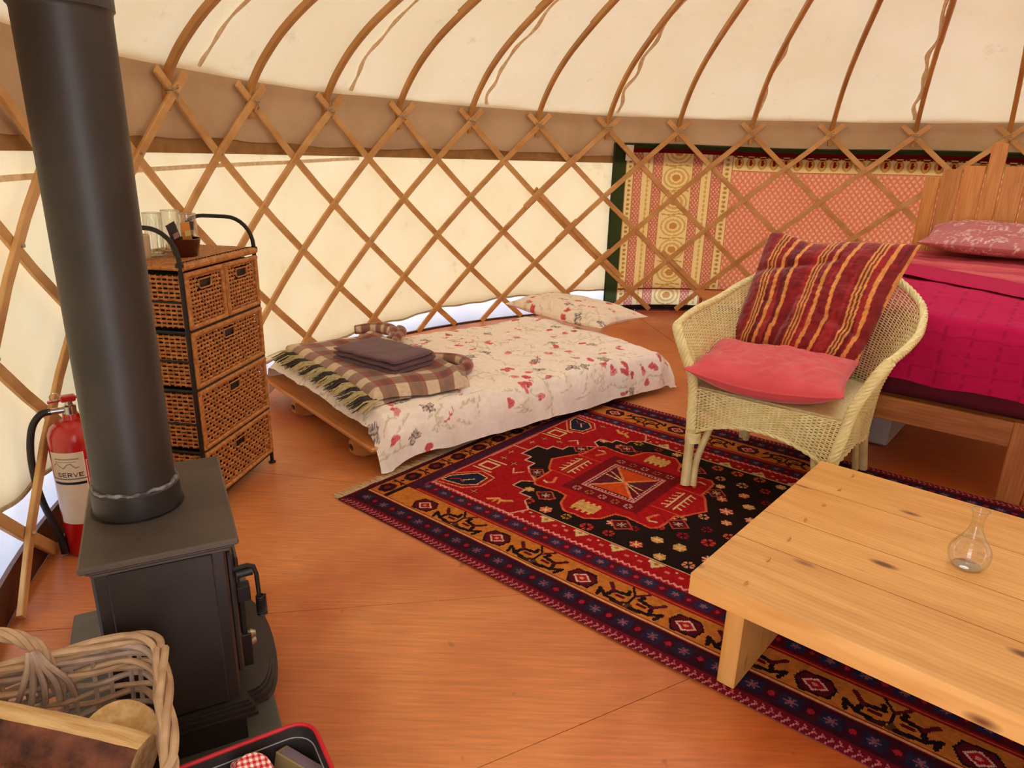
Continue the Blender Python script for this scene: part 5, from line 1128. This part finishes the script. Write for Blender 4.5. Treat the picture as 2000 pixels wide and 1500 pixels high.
# apron: front, sides and back below the seat with arched lower edges
def loop_pts(z):
    k = (z - .24) / .20; fx, fy = .300 + .028 * k, -.700 + .035 * k; bx_, by_ = .285 + .01 * k, -.03 + .02 * k
    return np.array([(-fx, fy), (fx, fy), (bx_ + .02, -.30), (bx_, by_), (-bx_, by_), (-bx_ - .02, -.30)])
def edge_surf(i0, i1, hmax):
    def f(s, t):
        top = loop_pts(.445); bot = loop_pts(.24); a, b = top[i0], top[i1]; c, d = bot[i0], bot[i1]
        arch = np.sin(PI * np.clip(s, 0, 1)) ** .8 if hmax > 0 else 0
        zb = .235 + hmax * arch; z = zb + (.445 - zb) * t; k = ((z - .24) / .205)[:, None]
        P = (c * (1 - s[:, None]) + d * s[:, None]) * (1 - k) + (a * (1 - s[:, None]) + b * s[:, None]) * k; dv_ = (b - a) / np.linalg.norm(b - a); n = np.array([dv_[1], -dv_[0], 0])
        bow_ = .02 * np.sin(PI * s)[:, None] * n[None]
        return np.c_[P, z] + bow_, np.tile(n, (len(s), 1))
    return f
for i0, i1, hm_, wd in ((0, 1, .095, .6), (1, 2, .06, .4), (2, 3, .0, .3), (3, 4, .10, .57), (4, 5, .0, .3), (5, 0, .06, .4)):
    sf = edge_surf(i0, i1, hm_); st = int(wd / .017); m = MB(); weave(m, sf, 24, st * 4 + 1, .0030, .0034, .0022, stakes=st, stake_r=.0030); m.build('apron_panel', M_LLOYD, ch, smooth=True, sharp=None, kind='stuff')
    s_ = np.linspace(0, 1, 60); P, _n = sf(s_, np.zeros(60)); m = MB(); rope(m, P, .0055, 2, 90, .004, 5); m.build('apron_edge', M_LLOYD, ch, kind='stuff')
seat_poly = [tuple(p) for p in cat_rom(np.c_[full(lowH)[:, :2], np.zeros(11)], 40)[:, :2] * .97]
MB().prism(seat_poly, .425, .443).build('seat', M_SEAT, ch, smooth=False)
for (x, y, bx2, by2, tz) in ((-.277, -.75, -.296, -.705, .26), (.277, -.75, .296, -.705, .26), (-.298, 0, -.262, -.10, .40), (.298, 0, .262, -.10, .40)):
    o = None; front = y < -.5
    m = MB(); m.tube(cat_rom([(x, y, .008 if True else 0), (x * .5 + bx2 * .5, y * .52 + by2 * .48, tz * .5), (bx2, by2, tz)], 10), .0215, 14); o = m.build('leg', M_LLOYDL, ch)
    dx_, dy_ = (-.034 * np.sign(x), .018) if front else (-.030 * np.sign(x), -.030)
    m = MB(); m.tube(cat_rom([(x + dx_ * .9, y + dy_ + .0, .008), (x * .5 + bx2 * .5 + dx_, y * .52 + by2 * .48 + dy_ + .005, tz * .5), (bx2 + dx_ * 2.2, by2 + dy_ * 2.2, tz + .03)], 10), .0150, 12); m.build('leg_brace', M_LLOYDL, o)
    if front: m = MB(); q = np.linspace(0, 2 * PI * 7, 120); m.tube(np.stack([bx2 * .98 + x * .02 + (.031) * np.cos(q) - .010 * np.sign(x), by2 + .030 * np.sin(q) + .008 - .004, .200 + q / q[-1] * .048], 1), .0042, 5); m.build('leg_wrapping', M_LLOYD, o)

def cl(x, y, z): return np.stack([x, y, z], -1)
pkc = thing('pink_seat_cushion', 'plain coral pink cushion lying on the seat of the wicker armchair', 'cushion', (CH[0], CH[1], 0), CA)
ang_ = math.radians(7); oc = (-.055, -.455)
def fc(X, Y, Z):
    xx = oc[0] + X * math.cos(ang_) - Y * math.sin(ang_); yy = oc[1] + X * math.sin(ang_) + Y * math.cos(ang_)
    front = np.clip((-Y - .05) / .2, 0, 1); return cl(xx, yy, .528 + Z * 1.0 - .034 * front ** 2 * np.cos(X * 4.2) + .022 * np.clip(Y / .22, 0, 1) + .018 * (X / .3) ** 2)
m = MB(); cushion(m, fc, .64, .50, .15, 23, .10, .014, 100, 80, 1.25); m.build('cover', M_PINK, pkc, smooth=True, sharp=None)
u1 = np.linspace(-1, 1, 60); P = []
for a, b in [(x, -1) for x in u1] + [(1, x) for x in u1[1:]] + [(-x, 1) for x in u1[1:]] + [(-1, -x) for x in u1[1:-1]]:
    X_ = a * .32 * (1 - .10 * (1 - b * b) * .6 * abs(a) ** 4); Y_ = b * .25 * (1 - .10 * (1 - a * a) * .6 * abs(b) ** 4); P.append(fc(np.array(X_), np.array(Y_), np.array(0.0)))
m = MB(); m.tube(np.array(P), .004, 6, closed=True); m.build('piping', M_PINK, pkc)
stc = thing('striped_cushion', 'large dark red cushion with gold stripes leaning on the wicker armchair back', 'cushion', (CH[0], CH[1], 0), CA)
B0, B1, T0, T1 = np.array((-.400, -.150, .500)), np.array((.215, -.225, .500)), np.array((-.335, .075, 1.075)), np.array((.345, .035, 1.085))
nu, nv = 170, 150
u, v, X, Y, Bz, nz = pillow_grid(1, 1, .17, nu, nv, 29, .05, .010)
a = (X + .5)[..., None]; b = (Y + .5)[..., None]
nrm_ = np.cross(B1 - B0, T0 - B0); nrm_ /= np.linalg.norm(nrm_)
base = (B0 * (1 - a) + B1 * a) * (1 - b) + (T0 * (1 - a) + T1 * a) * b
sagt = -.026 * np.exp(-((X + .16) / .16) ** 2) * np.clip((Y + .1) / .5, 0, 1) ** 3 + .012 * np.exp(-((X + .38) / .12) ** 2) * np.clip(Y / .5, 0, 1) ** 3
crease = -.030 * np.exp(-((X + .10 - .16 * (Y + .2)) / .035) ** 2) * np.clip(.55 - Y, 0, 1) + -.018 * np.exp(-((Y - .30 - .25 * X) / .03) ** 2) * (X < .1) - .015 * np.exp(-((Y + .05 + .35 * X) / .03) ** 2) * (X > .12)
Fv = base + nrm_ * ((Bz + nz + crease * 1.1 * (Bz > .01)))[..., None] + np.array([0, 0, 1.0]) * sagt[..., None]
Kv = base - nrm_ * (Bz * .6)[..., None] + np.array([0, 0, 1.0]) * sagt[..., None]
def stripes(x, y):
    x = x + .006 * np.sin(y * 9) + .010 * snoise(x * .6, y * .6, 5, 2, 1.5); c = np.empty(x.shape + (3,)); c[:] = lin((134, 20, 26))
    c = np.where((snoise(x * 9, y * .35, 44, 3, 1.0) > .25)[..., None], lin((160, 30, 34)), c)
    c = np.where((snoise(x * 11, y * .3, 45, 2, 1.0) > .55)[..., None], lin((104, 12, 20)), c)
    G = lin((226, 150, 78)); K = lin((96, 60, 34)); p = .205
    f = np.mod(x + .03, p)
    for c0, w in ((.030, .011), (.112, .0055), (.127, .0055), (.142, .0055), (.178, .0115)): c = np.where((np.abs(f - c0) < w / 2 * 1.4)[..., None], G, c)
    for c0 in (.1195, .1345): c = np.where((np.abs(f - c0) < .002)[..., None], K, c)
    return c
cc = stripes((X + .5) * .62, Y).reshape(-1, 3)
m = MB(); m.grid(Fv[:, ::1]); m.grid(Kv[:, ::-1]); m.build('cover', M_VELVET, stc, smooth=True, sharp=None, col=np.concatenate([cc, cc]))

# ------------------------------------------------------------------ willow log basket
BK = (-0.742, 1.240); BKA = math.radians(29); BWX, BWY, BH = .56, .44, .415
bsk = thing('willow_log_basket', 'rectangular grey willow basket of logs with twisted handle beside the stove', 'basket', (BK[0], BK[1], 0), BKA)
def rrect(x0, x1, y0, y1, r, n=96):
    P = []
    for cx2, cy2, a0 in ((x1 - r, y1 - r, 0), (x0 + r, y1 - r, PI / 2), (x0 + r, y0 + r, PI), (x1 - r, y0 + r, 3 * PI / 2)):
        for q in np.linspace(0, PI / 2, 9): P.append((cx2 + r * math.cos(a0 + q), cy2 + r * math.sin(a0 + q), 0))
    P.append(P[0]); return resamp(P, n + 1)[:-1]
def bring(z, d=0.0, n=192):
    k = 1 - z / BH; e = .035 * k + d; return rrect(-BWX + e, -e * 1.0, -BWY + e, -e, .075, n) + [0, 0, z]
nst = 30
for row in range(17):
    z = .02 + row * (BH - .075) / 16; P = bring(z); n = len(P); i = np.arange(n); c = P.mean(0); Nn = P - c; Nn[:, 2] = 0; Nn /= np.linalg.norm(Nn, axis=1)[:, None]
    w = np.sin(i / n * nst * PI * 2 / 2 + (row % 2) * PI) * .0062
    m = MB(); m.tube(P + Nn * w[:, None] + np.array([0, 0, 1.0]) * (.0020 * np.sin(i / n * 2 * PI * 5 + row))[:, None], .0062 + .0009 * np.sin(i / n * 2 * PI * 3 + row * 2), 7, closed=True); m.build('willow_rod', M_WILLOW if row % 3 else M_WILLOW2, bsk)
for k in range(nst):
    f = (k + .5) / nst
    for dd in (-1, 1):
        P = []
        for z in np.linspace(0.005, BH - .01, 7): Q = bring(z); ii = int(f * len(Q) + dd * 1.2) % len(Q); P.append(Q[ii])
        m = MB(); m.tube(np.array(P), .0050, 6); m.build('upright_rod', M_WILLOW2, bsk)
# heavy twisted border
for q_, (zz_, dd_) in enumerate(((BH - .018, .0), (BH + .004, -.004))):
    P = bring(BH, dd_); P[:, 2] = zz_; P = np.vstack([P, P[:1]]); Qs = rope(None, P, .0085, 3, 16, .0090)
    for Q in Qs: m = MB(); m.tube(Q, .0074, 7); m.build('border_rod', M_WILLOW if q_ else M_WILLOW2, bsk)
P = bring(BH - .045, .003); P = np.vstack([P, P[:1]])
for Q in rope(None, P, .0065, 2, 26, .007): m = MB(); m.tube(Q, .0068, 7); m.build('border_rod', M_WILLOW, bsk)
m = MB(); m.prism([tuple(p[:2]) for p in bring(0.0, .012, 48)], .004, .014); m.build('base_board', M_WILLOW2, bsk, smooth=False)
# handle arching over the basket (its right foot is in view)
hx = -.205
hp = cat_rom([(hx + .02, -.010, BH - .07), (hx + .008, -.004, BH + .0), (hx - .010, .0, BH + .045), (hx - .055, .0, BH + .085), (hx - .13, .0, BH + .098), (hx - .205, .0, BH + .085), (hx - .250, .0, BH + .045), (hx - .268, -.004, BH), (hx - .28, -.010, BH - .07)], 150)
for Q in rope(None, hp, .0055, 5, 42, .0088): m = MB(); m.tube(Q, .0056, 7); m.build('handle_rod', M_WILLOW, bsk)
for k in range(5):
    m = MB(); x = hx - .045 + k * .019; m.tube(cat_rom([(hx - .012 + (k - 2) * .003, -.014, BH + .040), (hx - .006 + (k - 2) * .008, -.026, BH + .012), (x + .006, -.030, BH - .035), (x + (k - 2) * .006, -.024, BH - .08)], 14), .0060, 7); m.build('handle_tail', M_WILLOW2, bsk)
def blocal(x, y, z): return (BK[0] + x * math.cos(BKA) - y * math.sin(BKA), BK[1] + x * math.sin(BKA) + y * math.cos(BKA), z)
def log(name, label, p0, p1, r, cut_lo, cut_hi, roll, seed, bend=.015, moss=False, flat=.35):
    """split log: bark around, flat split face between the angles cut_lo..cut_hi"""
    p0, p1 = Vector(p0), Vector(p1); X_ = (p1 - p0); L = X_.length; X_.normalize(); Zz = Vector((0, 0, 1)); Y_ = Zz.cross(X_).normalized(); Zz = X_.cross(Y_)
    M_ = Matrix((X_, Y_, Zz)).transposed().to_4x4() @ Matrix.Rotation(roll, 4, 'X'); M_.translation = (p0 + p1) / 2
    t = thing(name, label, 'log', (0, 0, 0), 0, 'firewood logs in the willow basket'); t.matrix_basis = M_
    ns, na = 40, 30; s = np.linspace(-L / 2, L / 2, ns); a = np.linspace(cut_hi, cut_lo + 2 * PI, na); S, A = np.meshgrid(s, a, indexing='ij')
    rr_ = r * (1 + .05 * snoise(S * 2, A * .25, seed, 4, 1.4)); bz = bend * (1 - (2 * S / L) ** 2)
    V = np.stack([S, rr_ * np.cos(A), rr_ * np.sin(A) + bz], -1); mb_ = MB(); mb_.grid(V); 
    mb_.build('bark', M_BARK, t, smooth=True, sharp=None)
    m = MB(); nf = 9; w = np.linspace(0, 1, nf); e0, e1 = V[:, 0], V[:, -1]; mid_off = np.sin(w * PI)[None, :, None] * np.array([0, math.cos((cut_lo + cut_hi) / 2), math.sin((cut_lo + cut_hi) / 2)])[None, None] * r * flat
    F_ = e0[:, None] * (1 - w)[None, :, None] + e1[:, None] * w[None, :, None] + mid_off; F_ = F_ + (.003 * snoise(F_[..., 0] * 2, w[None] * .5 + F_[..., 0] * 0, seed + 5, 4, 2.0))[..., None] * np.array([0, 0, 1.0]); m.grid(F_[:, ::-1])
    for k, fl in ((0, 1), (-1, -1)):
        ring = np.vstack([V[k], F_[k][::-1][1:-1]]); c = ring.mean(0); n = len(ring); idx = np.arange(n); tri = np.stack([idx, (idx + 1) % n, np.full(n, n)], 1); m.add(np.vstack([ring, c]), [tri if fl < 0 else tri[:, ::-1]])
    m.build('split_face', M_CUT, t)
    if moss:
        m = MB(); r0 = np.random.default_rng(seed)
        for _ in range(420):
            sx_ = r0.normal(L * .18, L * .12); aa = r0.normal(cut_lo + .02, .16); P0 = np.array([np.clip(sx_, -L / 2, L / 2), r * 1.0 * math.cos(aa), r * 1.0 * math.sin(aa) + bend * .7]); d = r0.normal(0, .006, 3) + P0 * [0, .10, .10]; m.tube([P0, P0 + d * .6, P0 + d * 1.2], [.0012, .001, .0004], 3, caps=False)
        m.build('moss', M_MOSS, t, kind='stuff')
log('firewood_log', 'large split log with dark bark and pale cut face lying across the basket', blocal(-.49, -.05, .455), blocal(-.045, -.295, .352), .068, -.4, 1.95, 0.0, 91, .016)
log('firewood_log', 'short log showing its round sawn end behind the large split log', blocal(-.085, -.175, .335), blocal(-.085, -.09, .12), .068, 0.5, 1.5, -.9, 92, .0, flat=.5)
log('firewood_log', 'mossy split log nearest the front edge of the basket', blocal(-.50, -.215, .400), blocal(-.165, -.350, .385), .058, -.2, 2.2, 0.2, 93, .01, moss=True)
log('firewood_log', 'hidden lower log under the split logs in the basket', blocal(-.48, -.27, .22), blocal(-.10, -.29, .20), .075, 0.3, 2.2, 1.0, 94, .01)
log('firewood_log', 'bottom log lying on the basket floor under the others', blocal(-.48, -.30, .095), blocal(-.10, -.28, .095), .075, 0.3, 2.0, 2.2, 95, .01)

# ------------------------------------------------------------------ black fabric tub with jar and boxes
FBX = (-0.402, 1.168); FBA = math.radians(32)
fbx = thing('black_fabric_tub', 'black storage tub with red edging on the floor by the stove', 'tub', (FBX[0], FBX[1], 0), FBA)
TWX, TWY, TH_ = .34, .26, .27
def trr(e, z, n=80): return rrect(-TWX + e, -e, -TWY + e, -e, .045, n) + [0, 0, z]
def flare(z): return .035 * (1 - z / TH_)
m = MB(); V = np.array([trr(flare(z), z) for z in np.linspace(.002, TH_, 8)]); m.grid(V, closed_v=True); Vi = np.array([trr(flare(z) + .006, z) for z in np.linspace(TH_, .008, 8)]); m.grid(Vi, closed_v=True); m.add(Vi[-1], [np.arange(80)[None]]); m.add(V[0], [np.arange(80)[::-1][None]]); m.build('body', M_BLACKF, fbx)
m = MB(); m.tube(trr(.002, TH_), .0045, 8, closed=True); m.build('red_edging', M_REDT, fbx)
m = MB(); m.tube(trr(.0105, TH_ - .022), .0013, 5, closed=True); m.build('inner_seam', M_GREY, fbx)
def floc(x, y): return (FBX[0] + x * math.cos(FBA) - y * math.sin(FBA), FBX[1] + x * math.sin(FBA) + y * math.cos(FBA))
jar = thing('gingham_jar', 'glass jar with red and white gingham lid cover in the black tub', 'jar', (*floc(-.152, -.052), .200), 0)
m = MB(); m.lathe([(0, 0), (.030, 0), (.033, .005), (.033, .070), (.028, .080), (0, .080)], 32); m.build('glass_body', plain('honey_jar', (208, 170, 116), (190, 150, 96), .15, 12, coat=.6), jar)
m = MB(); m.lathe([(.0335, .02), (.0335, .055)], 32, (0, 0, 0), -1.2, .6); m.build('paper_label', M_WHITE, jar)
n1_, n2_g = 90, 40; an, rr_ = np.meshgrid(np.linspace(0, 2 * PI, n1_, endpoint=False), np.linspace(.001, 1, n2_g), indexing='ij')
rad_ = np.minimum(rr_ * .062, .034) + np.clip(rr_ * .062 - .034, 0, 1) * .35 * (1 + .35 * np.sin(an * 9)); z_ = .082 - np.clip(rr_ * .062 - .033, 0, 1) * .9
gx_ = rr_ * .062 * np.cos(an); gy_ = rr_ * .062 * np.sin(an); g1 = (np.mod(gx_, .011) < .0055); g2 = (np.mod(gy_, .011) < .0055); colr = np.where((g1 & g2)[..., None], lin((190, 24, 34)), np.where((g1 | g2)[..., None], lin((222, 120, 116)), lin((240, 226, 214))))
m = MB(); m.grid(np.stack([rad_ * np.cos(an), rad_ * np.sin(an), z_], -1).swapaxes(0, 1), closed_v=True); m.build('gingham_cover', M_PAINT, jar, smooth=True, sharp=None, col=colr.swapaxes(0, 1).reshape(-1, 3))
jar.rotation_euler = (0.35, 0.25, 0.6)
for (x, y, z, sx, sy, sz, rz_, ry, c1, lb, nm) in ((-.058, -.078, .175, .030, .11, .14, .5, .25, (166, 142, 96), 'gold and violet carton leaning in the right end of the black tub', 'tall_carton'), (-.030, -.120, .175, .022, .08, .12, .2, .1, (226, 214, 190), 'cream paper packet beside the carton in the black tub', 'paper_packet')):
    t = thing(nm, lb, 'carton' if 'carton' in nm else 'packet', (*floc(x, y), z), FBA + rz_); t.rotation_euler = (0.0, ry, FBA + rz_)
    MB().box((0, 0, 0), (sx, sy, sz), .0015).build('carton_body', plain('carton_' + nm, c1, tuple(int(q * .9) for q in c1), .3, 12, metal=.25 if 'tall' in nm else 0), t, smooth=False)
    MB().box((0, 0, sz / 2 + .0006), (sx * .8, sy * .86, .001), 0).build('top_panel', plain('panel_' + nm, (120, 104, 116) if 'tall' in nm else (236, 228, 210), None, .35), t, smooth=False)

# ------------------------------------------------------------------ small orange table behind the armchair
stl = thing('small_side_table', 'small orange-brown wooden table standing behind the wicker armchair', 'side table', (1.70, 6.02, 0), 0.0)
m = MB(); m.box((0.30, 0.27, .240), (.60, .54, .024), .004); m.build('table_top', M_BEECH, stl, smooth=False)
for x in (.05, .55):
    for y in (.05, .49): m = MB(); m.tube([(x, y, 0.001), (x * .96 + .012, y * .96 + .010, .230)], [.013, .017], 10); m.build('leg', M_BEECH, stl)
